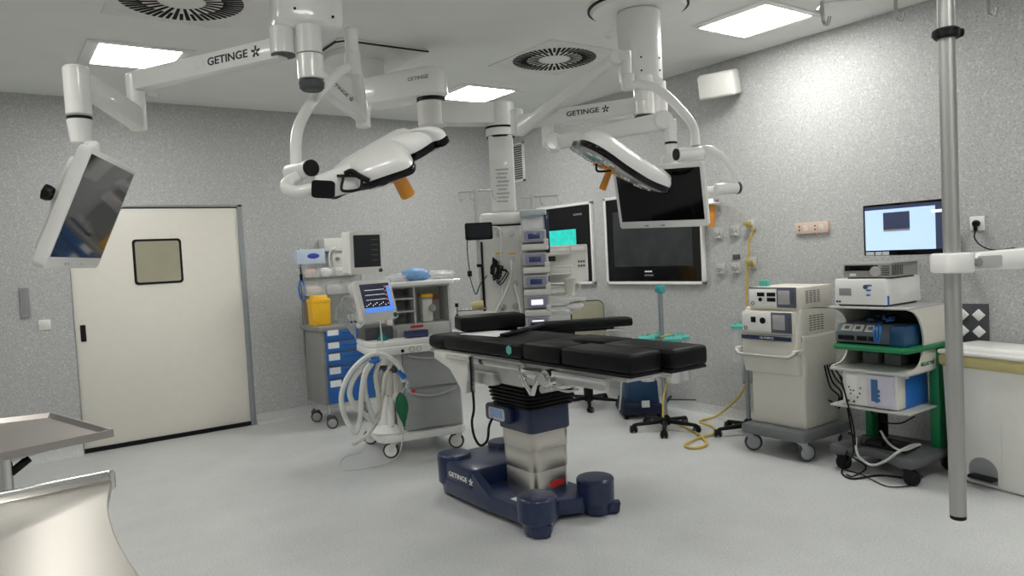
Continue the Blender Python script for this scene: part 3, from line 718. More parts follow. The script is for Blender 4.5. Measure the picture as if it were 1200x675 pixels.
for i, (px_, py_) in enumerate(((585, 274), (599, 274), (585, 303), (600, 303), (604, 332), (590, 360), (604, 359))):
    p = fo(px_, py_)
    g = MB().cyl((p.x, fy - .004, p.z), (p.x, fy + .002, p.z), .024, seg=20).cyl((p.x, fy - .03, p.z), (p.x, fy, p.z), .013, seg=16).build('gas_socket', M_alum, pd)
b = MB()
for px_, py_, w_ in ((585, 297, .05), (600, 297, .045)):
    p = fo(px_, py_); b.box(p.x - w_/2, p.x + w_/2, fy - .003, fy, p.z - .006, p.z + .006)
b.build('gas_label', M_yellow, pd)
hs = MB()
def front_tube(b, pts, r, off=.03):
    b.tube([V((fo(x, y).x, fy - off - o_, fo(x, y).z)) for x, y, o_ in pts], r, 8)
front_tube(hs, [(577, 266, 0), (584, 267, .02), (587, 275, .02), (588, 300, .01), (590, 330, .02), (588, 360, .01)], .006)
front_tube(hs, [(603, 333, .02), (607, 345, .03), (611, 365, .03), (613, 380, .03)], .011)
front_tube(hs, [(600, 305, .01), (599, 325, .02), (592, 345, .02), (583, 362, .01), (577, 375, .01)], .008)
hs.build('white_gas_hose', M_hose, pd)
cbm = MB()
for k in range(9):
    a = random.uniform(-1, 1); c_ = random.uniform(-1, 1)
    front_tube(cbm, [(578, 302, 0), (584 + 5 * a, 312 + 3 * c_, .04), (590 + 7 * c_, 318 + 6 * a, .05), (585 + 6 * a, 328 + 6 * c_, .04), (580 + 5 * c_, 318 + 5 * a, .03), (582 + 2 * a, 306, .01)], .0045)
cbm.build('coiled_black_cables', M_black, pd)
# side shelves of the pendant (rails reaching to the right)
xr0 = x1
sh = MB()
for py_ in (290, 313, 336, 359):
    p = F.y(647, py_, fy + .02); q = F.y(669, py_ - 1, fy + .02)
    sh.box(x1, q.x, fy, fy + .34, p.z - .062, p.z - .052, .003)
    for zz in (0, -.05): sh.tube([(p.x - .15, fy - .01, p.z + zz), (q.x, fy - .01, p.z + zz), (q.x, fy + .3, p.z + zz)], .006, 8, smooth=False)
    sh.box(q.x - .006, q.x + .006, fy - .016, fy - .004, p.z - .055, p.z + .008, .002)
sh.build('side_shelf', M_offw, pd)
# pump rack
rk = thing('pump_rack', 'tall light grey docking rack of stacked infusion pumps on the right of the supply pendant', 'rack', (0, 0, 0), 0)
px0 = F.y(612, 300, fy - .05); 
rk.location = minv(pd).inverted() @ V((px0.x, fy - .004, F.y(620, 382, fy - .05).z)); rk.rotation_euler = pd.rotation_euler
FR = Fr(rk)
rx0, rx1, rz0, rz1 = FR.rect(613, 251, 642, 382, -.05)
MB().box(rx0, rx1, -.05, .0, 0, rz1, .008).build('back_column', M_lgrey, rk)
MB().box(rx0 - .004, rx1 + .008, -.13, .0, rz1 - .012, rz1 + .03, .012).build('top_cap', mat('pale_blue_grey_plastic', (.55, .62, .66), .4), rk)
MB().box(rx1 - .004, rx1 + .022, -.07, .02, rz1 - .27, rz1 + .01, .004).build('blue_side_panel', M_navy, rk)
b = MB().box(rx0 + .01, rx1 - .01, -.055, -.05, rz1 - .16, rz1 - .01, .001); b.build('instruction_label', M_paper, rk)
lettering('i', .02, M_scrlcd, rk, front(rx0 + .05, -.0565, rz1 - .06)) if False else None
for i, (cx_, cy_) in enumerate(((629, 275), (630, 302), (631, 328), (633, 352), (634, 376))):
    p = FR.y(cx_, cy_, -.13)
    pm = thing('infusion_pump', ['topmost', 'second from the top', 'middle', 'second from the bottom', 'bottom'][i] + ' infusion pump in the rack' + (', its display dark blue' if i < 3 else ', its display lit white'), 'infusion pump', rk.location + Matrix.Rotation(rk.rotation_euler[2], 3, 'Z') @ V(((rx0 + rx1) / 2, -.05, p.z - .05)), -38, 'infusion pumps on the rack')
    hw = (rx1 - rx0) / 2
    MB().box(-hw, hw, -.10, 0, 0, .085, .008).build('body', M_lgrey, pm)
    MB().box(-hw, hw + .012, -.115, -.02, -.055, -.012, .01).box(hw - .02, hw + .012, -.118, -.10, -.02, .02, .003).build('syringe_tray', M_offw, pm)
    MB().prism(rrect(-hw + .02, hw - .012, .008, .074, .014), -.104, -.098, 'xz').build('keypad', mat('lilac_grey_keypad', (.30, .31, .42), .4), pm)
    MB().box(-.038, .042, -.1065, -.104, .022, .058, .001).build('display', M_scrlcd if i < 3 else M_scrwhite, pm)
# white monitor box on the pendant's upper side shelf
bx = thing('ventilator_unit', 'white boxy unit on the pendant side shelf in front of the teal wall screen', 'medical device', minv(pd).inverted() @ V((F.y(660, 331, fy + .12).x, fy + .12, F.y(660, 331, fy + .12).z)), -38)
FB = Fr(bx); a_, b_, c_, d_ = FB.rect(643, 287, 689, 331, 0)
MB().prism(rrect(a_, b_, 0, d_, .012), 0, .2, 'xz', .006).build('housing', M_offw, bx)
MB().box(a_ + .01, b_ - .02, -.004, 0, d_ - .045, d_ - .015, .001).build('top_stripe', M_white, bx)
b = MB()
for i in range(3):
    for j in range(2): b.box(b_ - .07 + i * .018, b_ - .058 + i * .018, -.002, 0, d_ * .40 + j * .03, d_ * .40 + .015 + j * .03)
b.build('marking', M_dgrey, bx)
MB().box(a_ + .0, a_ + .05, -.003, 0, d_ - .11, d_ - .06).build('small_display', M_dgrey, bx)
# jug holder and tray
jg = thing('plastic_jug', 'small white open jug held on the side rail below the boxy white unit', 'jug', minv(pd).inverted() @ V((F.y(668, 344, fy - .05).x, fy - .05, F.y(668, 346, fy - .05).z)), -38)
MB().lathe([(0, 0), (.03, 0), (.042, .10), (.052, .115), (.048, .115), (.038, .1), (.027, .004), (0, .004)], (0, 0, 0)).build('body', M_cream, jg); MB().tube([(.035, 0, .09), (.07, 0, .075), (.065, 0, .035), (.032, 0, .02)], .006, 8).build('handle', M_cream, jg)
tr = thing('swing_tray', 'narrow white tray with a small dish swung out below the pendant shelves', 'tray', minv(pd).inverted() @ V((F.y(640, 352, fy - .06).x, fy - .02, F.y(650, 353, fy).z)), -38)
MB().box(0, .27, -.09, .09, 0, .012, .005).box(.0, .27, -.092, -.084, 0, .025, .002).build('tray_plate', M_offw, tr)
MB().ball((.20, -.03, -.035), .05, 1.2, 1, .55).build('mouse_shaped_grip', M_white, tr)
# infusion poles of the pendant
def iv(label, px_, ytop, ybot, D, span, hooks, parent_off=0):
    c = dp(px_, ybot, D); t = thing('infusion_pole', label, 'infusion pole', c, -38)
    FF = Fr(t); zt_ = FF.y(px_ - (ybot - ytop) * .045, ytop, 0).z
    MB().cyl((0, 0, 0), (0, 0, zt_), .009).cyl((0, 0, zt_ * .45), (0, 0, zt_ + .02), .014).build('pole', M_alum, t)
    MB().cyl((0, 0, zt_ * .45), (0, 0, zt_ * .45 + .02), .02).build('clamp', M_black, t)
    MB().tube([(-span, 0, zt_), (span, 0, zt_)], .006, 8, smooth=False).build('crossbar', M_alum, t)
    for k in range(hooks):
        x = -span + 2 * span * k / (hooks - 1)
        MB().tube([(x, 0, zt_), (x, 0, zt_ - .035), (x + .012, 0, zt_ - .06), (x + .024, 0, zt_ - .045)], .0035, 6).build('hook', M_alum, t)
    return t
ip = iv('thin infusion pole left of the supply pendant, carrying the small black screen', 566, 224, 385, 5.05, .115, 4)
iv('infusion pole with four hooks rising behind the pump rack', 626, 231, 300, 5.35, .19, 4)
sb = thing('clamp_display', 'small black screen clamped to the thin infusion pole left of the pendant', 'screen', dp(561, 271, 4.95), -32)
MB().prism(rrect(-.092, .092, -.058, .058, .014), -.03, 0, 'xz', .004).build('housing', M_black, sb); MB().box(-.072, .072, -.0315, -.03, -.038, .036).build('screen', M_scr, sb)
MB().box(-.012, .03, 0, .10, -.02, .02, .004).build('pole_clamp', M_dgrey, sb)
MB().tube([(-.08, -.01, -.05), (-.082, 0, -.16), (-.075, .0, -.26)], .0035, 6).tube([(-.075, 0, -.30), (-.06, 0, -.37), (-.04, 0, -.42), (-.01, .02, -.36), (.04, .04, -.30)], .0035, 6).build('cable', M_black, sb)
MB().box(-.09, -.06, -.012, .012, -.30, -.26, .005).build('cable_connector', M_black, sb)
# glove-yellow roll and small rail on the pole
rl_ = thing('side_bracket', 'chrome side bracket with a cream roll beside the thin infusion pole', 'bracket', dp(560, 362, 4.95), -35)
MB().tube([(-.14, 0, -.005), (.06, 0, .0)], .006, 8, smooth=False).tube([(-.14, 0, .03), (-.14, 0, -.06)], .006, 8, smooth=False).build('rod', M_chrome, rl_)
MB().tube([(-.14, 0, .045), (-.14, 0, .02)], .012, 8, smooth=False).build('knob', M_black, rl_); MB().tube([(-.14, 0, -.06), (-.14, 0, -.03)], .010, 8, smooth=False).build('knob', M_black, rl_)
MB().cyl((-.04, 0, .02), (.04, 0, .03), .026).build('roll', mat('cream_tape', (.62, .52, .25), .5), rl_)
MB().box(-.10, .11, .02, .04, -.16, -.02, .004).build('plate', M_offw, rl_)
# ---- hook rail and infusion pole of the pendant at right (foreground)
ip = thing('infusion_pole', 'thick steel infusion pole in the right foreground, its foot ending above the floor', 'infusion pole', dp(1123, 608, 1.8))
zt_ = dp(1112, 0, 1.8).z + .12
pb = ip.location
MB().cyl((0, 0, .01), (0, 0, zt_ - pb.z), .0185, seg=32).build('pole', M_alum, ip)
MB().cyl((0, 0, 0), (0, 0, .012), .018, bev=.002).build('end_cap', M_black, ip)
cz = dp(1114, 46, 1.8).z - pb.z
ck = camv(1, 0, 0)
MB().cyl((0, 0, cz - .012), (0, 0, cz + .012), .028, bev=.004).bar(V((0, 0, cz)) - ck * .030, V((0, 0, cz)) + ck * .036, .03, .02, .006).build('height_clamp', M_black, ip)
zr_ = dp(970, 8, 1.8).z - pb.z
l0 = camv(-.295, .0, -.02); l1 = camv(.28, 0.0, .06)
MB().tube([V((l0.x, l0.y, zr_ - .02)), V((l0.x * .96, l0.y * .96, zr_)), V((l1.x, l1.y, zr_ + .01))], .006, 8, smooth=False).build('crossbar', M_chrome, ip)
for k_ in (-.292, -.118, .10, .27):
    q = camv(k_, 0, 0); q = V((q.x, q.y, zr_ - .005))
    hk = MB().tube([q, q + V((0, 0, -.03)), q + camv(.006, -.05, .0), q + camv(.014, -.052, 0), q + camv(.018, -.035, 0)], .0045, 8)
    hk.build('hook', M_chrome, ip)
ba = thing('pole_bracket', 'white moulded bracket arm holding the foreground infusion pole from the right', 'bracket', (pb.x, pb.y, dp(1117, 308, 1.78).z))
g0 = camv(-.034, 0, 0); 
ex = camv(1, .03, -.12); ex.z = 0; ex.normalize(); ey = V((-ex.y, ex.x, 0))
BM_ = basis((0, 0, 0), ex, ey, (0, 0, 1))
MB().prism(rrect(-.038, .038, -.04, .04, .02, 6), -.024, .024, 'xy', .006, BM_).build('clamp_body', M_white, ba)
MB().prism([(.03, -.021), (.075, -.018), (.15, -.022), (.80, -.016), (.80, .044), (.05, .022)], -.03, .03, 'xz', .006, BM_).build('arm', M_white, ba)
MB().prism(rrect(.042, .105, -.014, .014, .004), -.0315, -.0295, 'xz', 0, BM_).build('inlay', M_lgrey, ba)
cq = BM_ @ V((.84, 0, 0))
MB().cyl(V((cq.x, cq.y, -.08)), V((cq.x, cq.y, H - ba.location.z)), .06, bev=.006).build('carrier_column', M_white, ba)
MB().cyl(BM_ @ V((.042, -.036, 0)), BM_ @ V((.042, -.028, 0)), .010).build('screw', M_grey, ba)
# ================================================================== OPERATING TABLE (local axes = room axes)
TX, TY = 2.52, 3.55
tb = thing('operating_table', 'black-padded operating table on a stainless column with a navy wheeled base', 'operating table', (TX, TY, 0))
def gp(px, py, z):           # point on a horizontal plane, in the table's axes
    p = oz(px, py, z); return V((p.x - TX, p.y - TY, z))
# base: four round pods and a body
pf, pr = gp(622, 606, .11), gp(693, 583, .11)
pl_, pbk = gp(549, 563, .11), None
pf = V((-.20, -.42, 0)); pr = V((.235, -.40, 0)); pl_ = V((-.155, .50, 0)); pbk = V((.235, .52, 0))
b = MB()
body = [(-.225, .52), (-.255, .46), (-.255, -.02), (-.24, -.20), (-.25, -.40), (-.12, -.44), (.0, -.36), (.12, -.42), (.25, -.38), (.26, -.16), (.27, .0), (.29, .46), (.24, .58), (-.12, .60)]
b.prism(body, .03, .125, 'xy', .012)
b.prism([(-.245, .50), (-.252, .16), (-.20, .14), (.22, .14), (.27, .16), (.29, .48), (.24, .585), (-.12, .595)], .10, .235, 'xy', .02)
b.prism([(.14, .10), (-.02, .125), (-.06, .11), (.14, .22)][::-1], -.253, -.2, 'yz')
b.build('base_body', M_navy, tb)
def pod(p, h, r=.105, r2=.108):
    MB().lathe([(0, .012), (r * .72, .012), (r * .8, .06), (r, .085), (r2, h - .012), (r2 - .006, h - .003), (r * .9, h), (0, h + .002)], (p.x, p.y, 0), seg=40).build('wheel_cover', M_navy, tb)
pod(pf, .215); pod(pr, .215); pod(pl_, .26); pod(pbk, .26, .10, .10)
for p, dx in ((pf, -.02), (pr, .06)):
    MB().prism([(-.06, .07), (-.05, .01), (-.03, .0), (.03, .0), (.05, .01), (.06, .07)], -.03, .03, 'xz', .008, Matrix.Translation((p.x + dx, p.y - .05, 0)) @ Matrix.Rotation(math.radians(-35), 4, 'Z')).build('floor_foot', M_navy, tb)
for p in (pf, pr, pl_, pbk): MB().cyl((p.x - .015, p.y + .02, .035), (p.x + .015, p.y + .02, .035), .035).build('castor', M_rubber, tb)
maker_mark(tb, basis((-.2560, .30, .165), (0, -1, 0), (0, 0, 1), (-1, 0, 0)), .042, M_txtwhite)
MB().box(-.19, -.13, -.30, -.16, .125, .128).build('warning_label', M_paper, tb)
# telescopic column
def rcol(hx, hy, z0, z1, r, cx=0, cy=0, n=6): return ([(x + cx, y + cy) for x, y in rrect(-hx, hx, -hy, hy, r, n)], z0, z1)
CX, CY = .04, -.11
for hx, hy, z0, z1 in ((.132, .150, .10, .27), (.136, .154, .27, .39), (.140, .158, .39, .51)):
    poly, a_, b_ = rcol(hx, hy, z0, z1, .05, CX, CY); MB().prism(poly, a_, b_, 'xy', .002).build('column_section', M_steel, tb)
MB().box(CX - .1565, CX - .1545, CY - .12, CY + .0, .20, .235).build('red_label', M_red, tb) if False else None
p = gp(642, 565, .2)
MB().prism([(x, y) for x, y in ((CX - .02, CY - .1515), (CX + .08, CY - .1515), (CX + .08, CY - .149), (CX - .02, CY - .149))], .165, .20, 'xy').build('red_label', M_red, tb)
MB().prism(rcol(.150, .168, 0, 0, .045, CX, CY)[0], .49, .635, 'xy', .012).build('column_collar', M_navy, tb)
cp = MB().box(CX - .20, CX - .14, CY - .02, CY + .22, .535, .635, .02, seg=3).build('control_panel', M_navy, tb)
MB().prism(rrect(.01, .17, .55, .62, .018), CX - .204, CX - .198, 'yz', M=Matrix.Translation((0, CY, 0))).build('panel_frame', M_lgrey, cp)
MB().prism(rrect(.03, .14, .565, .608, .005), CX - .207, CX - .203, 'yz', M=Matrix.Translation((0, CY, 0))).build('display', mat('blue_grey_lcd', (.16, .25, .42), .2, emit=.1), cp)
# bellows
b = MB()
for k in range(8):
    z = .63 + k * .022; s_ = .80 + .12 * math.sin(min(1, (k + 1) / 6) * PI / 2)
    b.prism(rcol(.20 * s_, .23 * s_, 0, 0, .04, CX, CY + .01)[0], z, z + .011, 'xy', .004)
    b.prism(rcol(.185 * s_, .215 * s_, 0, 0, .04, CX, CY + .01)[0], z + .009, z + .02, 'xy')
b.prism(rcol(.12, .15, 0, 0, .03, CX, CY)[0], .80, .90, 'xy')
b.build('bellows', M_bellow, tb)
# table frame
X0, X1 = -.26, .215          # mattress sides
b = MB()
b.box(X0 + .03, X1 - .05, -1.18, .50, .905, .935, .004)
b.box(X0 + .01, X0 + .06, -.42, .35, .82, .93, .006).box(X1 - .06, X1 - .01, -.42, .35, .82, .93, .006)
b.box(X0 + .005, X0 + .04, -1.05, -.62, .855, .91, .006).box(X1 - .04, X1 - .01, -1.05, -.62, .855, .91, .006).box(X0 + .0, X0 + .03, -.42, -.22, .80, .90, .004).box(X0 + .01, X0 + .05, -.62, -.40, .83, .90, .01).cyl((X0 + .03, -.55, .80), (X1 - .03, -.55, .80), .02).box(-.2, .18, -.45, -.25, .80, .88, .01)
b.box(-.2, .18, -.25, .28, .86, .91, .01)
b.build('top_frame', M_alum, tb)
MB().prism([(.48, .93), (.48, .88), (.30, .83), (.20, .74), (.17, .70), (.13, .70), (.10, .80), (.08, .93)], X0 - .012, X0 + .03, 'yz', .005).build('side_housing', M_offw, tb)
MB().box(X0 - .035, X0 + .03, -.19, .06, .785, .85, .008).build('motor_cover', M_alum, tb)
for x, ya, yb in ((X0 - .03, -.45, .30), (X0 - .03, -1.10, -.72), (X1 + .03, -.45, .30), (X1 + .03, -1.10, -.72)):
    r_ = MB().box(x - .005, x + .005, ya, yb, .895, .922, .002)
    for k in range(4):
        yy = ya + .05 + (yb - ya - .1) * k / 3; r_.cyl((x, yy, .908), (x + (.03 if x < 0 else -.03), yy, .908), .009, seg=10)
    r_.build('side_rail', M_chrome, tb)
b = MB().cyl((X0 - .035, -.66, .875), (X0 + .02, -.66, .875), .045, bev=.004).cyl((X0 - .05, -.66, .875), (X0 - .03, -.66, .875), .030)
b.box(X0 - .04, X0 - .01, -.66, -.47, .865, .91, .01); b.build('hinge_drum', M_chrome, tb)
MB().bar((X0 - .045, -.47, .885), (X0 - .045, -.565, .785), .014, .024, .004).bar((X0 - .045, -.62, .885), (X0 - .045, -.57, .785), .014, .024, .004).build('clamp_lever', M_chrome, tb)
MB().cyl((X0 - .05, -.74, .845), (X0 + .02, -.74, .845), .016).tube([(X0 - .05, -.74, .845), (X0 - .05, -.86, .84), (X0 - .04, -.92, .855)], .007).build('release_lever', M_chrome, tb)
# mattress sections
def pad(name, x0, x1, y0, y1, z0=.945, z1=1.03, r=.022): return MB().box(x0, x1, y0, y1, z0, z1, r, seg=4).build(name, M_vinyl, tb)
p1 = pad('back_mattress', X0, X1, -.425, .38)
seat = [(X0, -.74), (X0, -.435), (X1, -.435), (X1, -.80), (.06, -.80), (.035, -.70), (.01, -.60), (-.02, -.585), (-.05, -.60), (-.07, -.70), (-.08, -.74)]
MB().prism(seat, .945, 1.036, 'xy', .02).build('seat_mattress', M_vinyl, tb)
l1 = pad('leg_mattress', X0 + .0, -.053, -1.235, -.75, .945, 1.038)
l2 = pad('leg_mattress', -.047, X1 - .02, -1.285, -.81, .945, 1.038)
MB().box(X0 + .005, -.055, -1.225, -.40, .930, .946, .004).box(-.05, X1 - .025, -1.275, -.40, .930, .946, .004).build('leg_plate', M_black, tb)
pad('head_mattress', X0 + .01, X0 + .24, .385, .60, .935, 1.02, .035)
MB().box(X0 + .03, X1 - .03, .38, .60, .905, .93, .006).build('head_plate', M_alum, tb)
MB().cyl((X0 - .003, -.32, .99), (X0 + .001, -.32, .99), .026, seg=6).build('teal_sticker', M_teal, tb)
# arm board on the far side
q0, q1 = gp(632, 379, 1.05), gp(742, 372, 1.05)
d = (V((q1.x, q1.y, 0)) - V((q0.x, q0.y, 0))).normalized(); s_ = V((-d.y, d.x, 0))
q2 = q0 - d * .02
ab = MB().prism([tuple(v[:2]) for v in (q0 - d * .05, q0 + s_ * .14 - d * .04, q1 + s_ * .15 - d * .03, q1 + s_ * .10, q1)], .995, 1.05, 'xy', .014).build('arm_board_pad', M_vinyl, tb)
MB().bar(q0 + s_ * .08 + V((0, 0, .985 - 1.05)), q1 + s_ * .07 - d * .12 + V((0, 0, .985 - 1.05)), .07, .02, .004).bar(q0 + s_ * .07 + d * .12 + V((0, 0, -.09)), q0 + s_ * .07 + d * .24 + V((0, 0, -.075)), .06, .03, .006).build('arm_board_plate', M_black, tb)
MB().tube([q1 - d * .18 + V((0, 0, -.07)), q1 - d * .08 + V((0, 0, -.075)), q1 - d * .05 + V((0, 0, -.10))], .006).build('arm_board_lever', M_chrome, tb)
MB().tube([V((X1 + .03, .1, .91)), q0 + d * .04 + s_ * .06 + V((0, 0, -.12)), q0 + d * .12 + s_ * .06 + V((0, 0, -.07))], .014).build('arm_board_bracket', M_chrome, tb)
MB().box(X1 + .0, X1 + .07, .05, .15, .80, .97, .006).build('bracket_block', M_black, tb)
# long block pad across the head end
q0, q1 = gp(541, 389, 1.045), gp(617, 383, 1.045)
d = (q1 - q0).normalized(); s_ = V((-d.y, d.x, 0)); L_ = (q1 - q0).length
MMb = basis(q0, d, s_, (0, 0, 1))
MB().box(0, L_, 0, .22, 0, .085, .014, MMb, seg=3).build('block_pad', M_vinyl, tb)
MB().box(.04, L_ - .05, .03, .19, -.015, .002, .002, MMb).build('block_plate', M_black, tb)
q0, q1 = gp(590, 394, 1.035), gp(636, 382, 1.035)
MB().bar(q0 + V((0, 0, .008)), q1 + V((0, 0, .008)), .05, .014, .004).build('strap_bar', M_black, tb)
# sheet of paper on the mattress
q = [gp(538, 392, 1.033), gp(583, 395, 1.033), gp(600, 388, 1.033), gp(560, 387, 1.033)]
o = thing('paper_sheet', 'white paper sheet lying on the mattress in front of the black block pad', 'paper', (TX + q[0].x, TY + q[0].y, 1.0335))
MB().prism([((v - q[0]).x, (v - q[0]).y) for v in q], 0, .0012, 'xy').build('sheet', M_paper, o)
MB().box(.06, .11, .05, .08, .0012, .0016).build('print_mark', M_lgrey, o)
# handset on its coiled cord
hc = thing('hand_control', 'black coiled hand control cord hanging from the side rail of the operating table', 'control', ox(552, 417, 2.195))
p0 = hc.location; cpts = []
u_ = camv(1, 0, 0); u_.z = 0; u_.normalize()
pts = []
for k in range(160):
    a = k * 2 * PI / 8; pts.append(V((math.cos(a) * .011, math.sin(a) * .011, -.005 - k * .00125)))
MB().tube(pts, .0035, 5, smooth=False).build('coiled_cord', M_black, hc)
zz = lambda px, py: (dp(px, py, (p0 - CAM).dot(camv(0, 0, -1)) + .02) - p0)
MB().tube([V((0, 0, -.20)), V((0, 0, -.30)), zz(553, 495), zz(556, 512), zz(563, 522), zz(571, 516), zz(573, 500), zz(577, 490)], .0075).build('straight_cord', M_black, hc)
# ================================================================== ANAESTHESIA WORKSTATION
an = thing('anaesthesia_machine', 'white wheeled anaesthesia machine with two grey drawers and a tall shelf compartment', 'anaesthesia machine', (2.42, 5.07, 0), -13)
F = Fr(an)
# base
x0 = F.z(431, 505, .14).x; x1 = F.y(545, 495, 0).x
MB().prism([(x0 + .03, -.02), (x0 - .01, .06), (x0 - .01, .55), (x0 + .1, .62), (x1, .62), (x1 + .01, .02), (x1 - .03, -.02), (.15, -.03)], .125, .185, 'xy', .018).build('base_plate', M_white, an)
for x, y in ((.03, .03), (x1 - .04, .03), (x0 + .07, .55), (x1 - .04, .55)): castor(an, x, y, .062, M_rubber, M_white, M_offw, 157, .034)
MB().lathe([(0, .0), (.13, .0), (.14, .02), (.11, .05), (.06, .07), (.05, .25), (0, .25)], (x0 + .10, .12, .18), seg=32).build('column_foot', M_white, an)
# drawer body
bx0, bx1, bz0, bz1 = F.rect(473, 418, 538, 500, .02)
bz1 = .80; bz0 = .185
MB().box(bx0 - .05, bx1 + .03, .03, .58, bz0, bz1, .012).build('cabinet_body', M_offw, an)
for (ya, yb) in ((.52, .79), (.20, .505)):
    d_ = MB().box(bx0, bx1 + .01, .0, .035, ya, yb, .012, seg=3).build('drawer', M_grey if False else mat('drawer_grey', (.36, .37, .375), .45), an)
    b = MB(); N = 14; top = yb - .02
    b.tube([(bx0 + .04 + (bx1 - bx0 - .08) * k / N, -.006 - .012 * math.sin(PI * k / N), top - .03 * math.sin(PI * k / N)) for k in range(N + 1)], .010, 8, smooth=False)
    b.build('handle_lip', M_lgrey, d_)
# work surface
wx0 = F.y(431, 412, -.05).x; wx1 = F.y(553, 405, -.02).x
MB().prism([(wx0, -.02), (wx0 + .05, -.10), (bx1 + .02, -.06), (wx1, .0), (wx1, .40), (wx0, .40)], .80, .86, 'xy', .012).build('front_console', M_white, an)
MB().prism([(wx0, .0), (wx0 + .06, -.06), (bx1 + .04, -.03), (wx1, .03), (wx1, .40), (wx0, .40)], .86, .90, 'xy', .012).build('work_surface', M_white, an)
for px_, py_, r_ in ((483, 419, .02), (491, 416, .016)):
    p = F.y(px_, py_, -.085); g = MB().lathe([(0, -.006), (r_, -.006), (r_, 0), (0, 0)], (p.x, -.085, .83), (0, -1, 0)).build('gauge', M_white, an)
    MB().lathe([(r_ * .98, .0), (r_ * 1.1, 0), (r_ * 1.1, .004), (r_ * .98, .004)], (p.x, -.09, .83), (0, -1, 0)).build('gauge_ring', M_dgrey, g)
p = F.y(472, 421, -.085); MB().cyl((p.x, -.10, .825), (p.x, -.08, .825), .012).build('knob', M_black, an)
# upper compartment
uy = .18
ux0, ux1, uz0, uz1 = F.rect(459, 334, 529, 407, uy)
uz0 = .90
dv_, _, dz0, _ = F.rect(487, 340, 520, 378, uy); 
lx = F.y(487, 355, uy).x; mid = F.y(490, 379, uy).z
b = MB()
b.box(ux0, ux1, uy + .25, uy + .27, uz0, uz1)
b.box(ux0, ux0 + .015, uy, uy + .27, uz0, uz1).box(ux1 - .02, ux1, uy, uy + .27, uz0, uz1).box(lx - .015, lx, uy, uy + .27, mid, uz1)
b.box(ux0, ux1, uy, uy + .27, mid - .012, mid).box(ux0, ux1, uy, uy + .27, uz1 - .015, uz1)
for k in (1, 2): b.box(ux0, lx, uy, uy + .25, mid + (uz1 - mid) * k / 3 - .006, mid + (uz1 - mid) * k / 3 + .006)
b.build('shelf_compartment', M_lgrey, an)
MB().box(ux0, ux1, uy + .0, uy + .2, uz0, mid - .012, .002).build('vaporizer_panel', M_grey if False else mat('panel_grey', (.42, .43, .43), .45), an)
b = MB()
for px_ in (466, 474, 489, 503):
    p = F.y(px_, 393, uy); b.box(p.x - .006, p.x + .006, uy - .014, uy, p.z - .03, p.z + .03, .002).cyl((p.x, uy - .02, p.z + .03), (p.x, uy, p.z + .03), .012, seg=12)
b.build('panel_valve', M_alum, an)
rx0_, rx1_, rz0_, rz1_ = F.rect(481, 381, 496, 384, uy); MB().box(rx0_, rx1_, uy - .003, uy, rz0_, rz1_).build('red_label', M_red, an)
tx0, tx1 = F.y(452, 330, uy - .05).x, F.y(532, 325, uy - .05).x
MB().box(tx0, tx1, uy - .06, uy + .32, uz1, uz1 + .035, .012, seg=3).build('top_shelf', M_white, an)
ex = F.y(538, 322, uy + .1).x
MB().cyl((tx1 - .01, uy + .1, uz1 + .018), (ex, uy + .1, uz1 + .018), .012).build('rail_end', M_chrome, an)
px_ = F.y(453, 350, uy - .02).x
MB().box(wx0 + .02, wx0 + .24, .12, .40, .90, 1.00, .01).build('rear_block', M_dgrey, an)
MB().box(ux0 - .03, ux0, uy - .02, uy + .05, .88, uz1, .004).build('upright', M_white, an)
# absorber and items in the compartment
cs = thing('absorber_canister', 'clear canister with a yellow lid inside the grey compartment of the anaesthesia machine', 'canister', minv(an).inverted() @ V((F.y(501, 378, uy + .1).x, uy + .1, mid)), -13)
MB().box(-.05, .045, -.04, .05, 0, .20, .008).build('body', M_clear, cs); MB().box(-.042, .037, -.03, .04, .005, .18, .004).build('granules', M_cream, cs)
MB().box(-.052, .047, -.042, .052, .198, .225, .006).build('lid', M_yellow, cs); MB().lathe([(0, 0), (.03, 0), (.03, .01), (0, .01)], (.035, -.045, .11), (0, -1, 0)).build('dial', M_grey, cs)
p = F.y(508, 349, uy + .2); MB().box(p.x - .03, p.x + .05, uy + .235, uy + .25, p.z - .015, p.z + .02).build('orange_label', mat('orange_red_label', (.55, .14, .06), .5), an)
# monitors
def swivel(label, name, c, yaw, pitch, W_, H_, dpth, scr, ridges, rl=0):
    t = thing(name, label, 'monitor', c)
    yw, pt = math.radians(yaw), math.radians(pitch)
    u = V((math.cos(yw), math.sin(yw), 0)); nr = V((math.sin(yw), -math.cos(yw), 0)); vv = V((0, 0, 1)) * math.cos(pt) + nr * math.sin(pt)
    MN = basis((0, 0, 0), u, vv, u.cross(vv)); 
    MB().prism(rrect(-W_/2, W_/2, -H_/2, H_/2, .018), -.05, 0, 'xy', .006, MN).build('bezel', M_offw, t)
    bk = MB().box(-W_/2 + .006, W_/2 - .006, -H_/2 + .006, H_/2 - .006, -dpth, -.045, .015, MN)
    for k in range(ridges):
        z = -H_/2 + .03 + (H_ - .06) * k / ridges; bk.box(-W_/2 - .001, -W_/2 + .01, z, z + .006, -dpth + .01, -.05, 0, MN)
    bk.build('rear_housing', M_offw, t)
    sx0, sx1, sz0, sz1 = -W_/2 + .03, W_/2 - .025, -H_/2 + .055, H_/2 - .03
    s_ = MB().box(sx0, sx1, sz0, sz1, 0, .0015, 0, MN).build('screen', scr, t)
    kn = MB().lathe([(0, 0), (.016, 0), (.014, .012), (0, .013)], MN @ V((W_/2 - .03, -H_/2 + .025, 0)), MN.to_3x3() @ V((0, 0, 1))).build('dial', M_dgreen if name == 'vital_signs_monitor' else M_dgrey, t)
    return t, MN, (sx0, sx1, sz0, sz1)
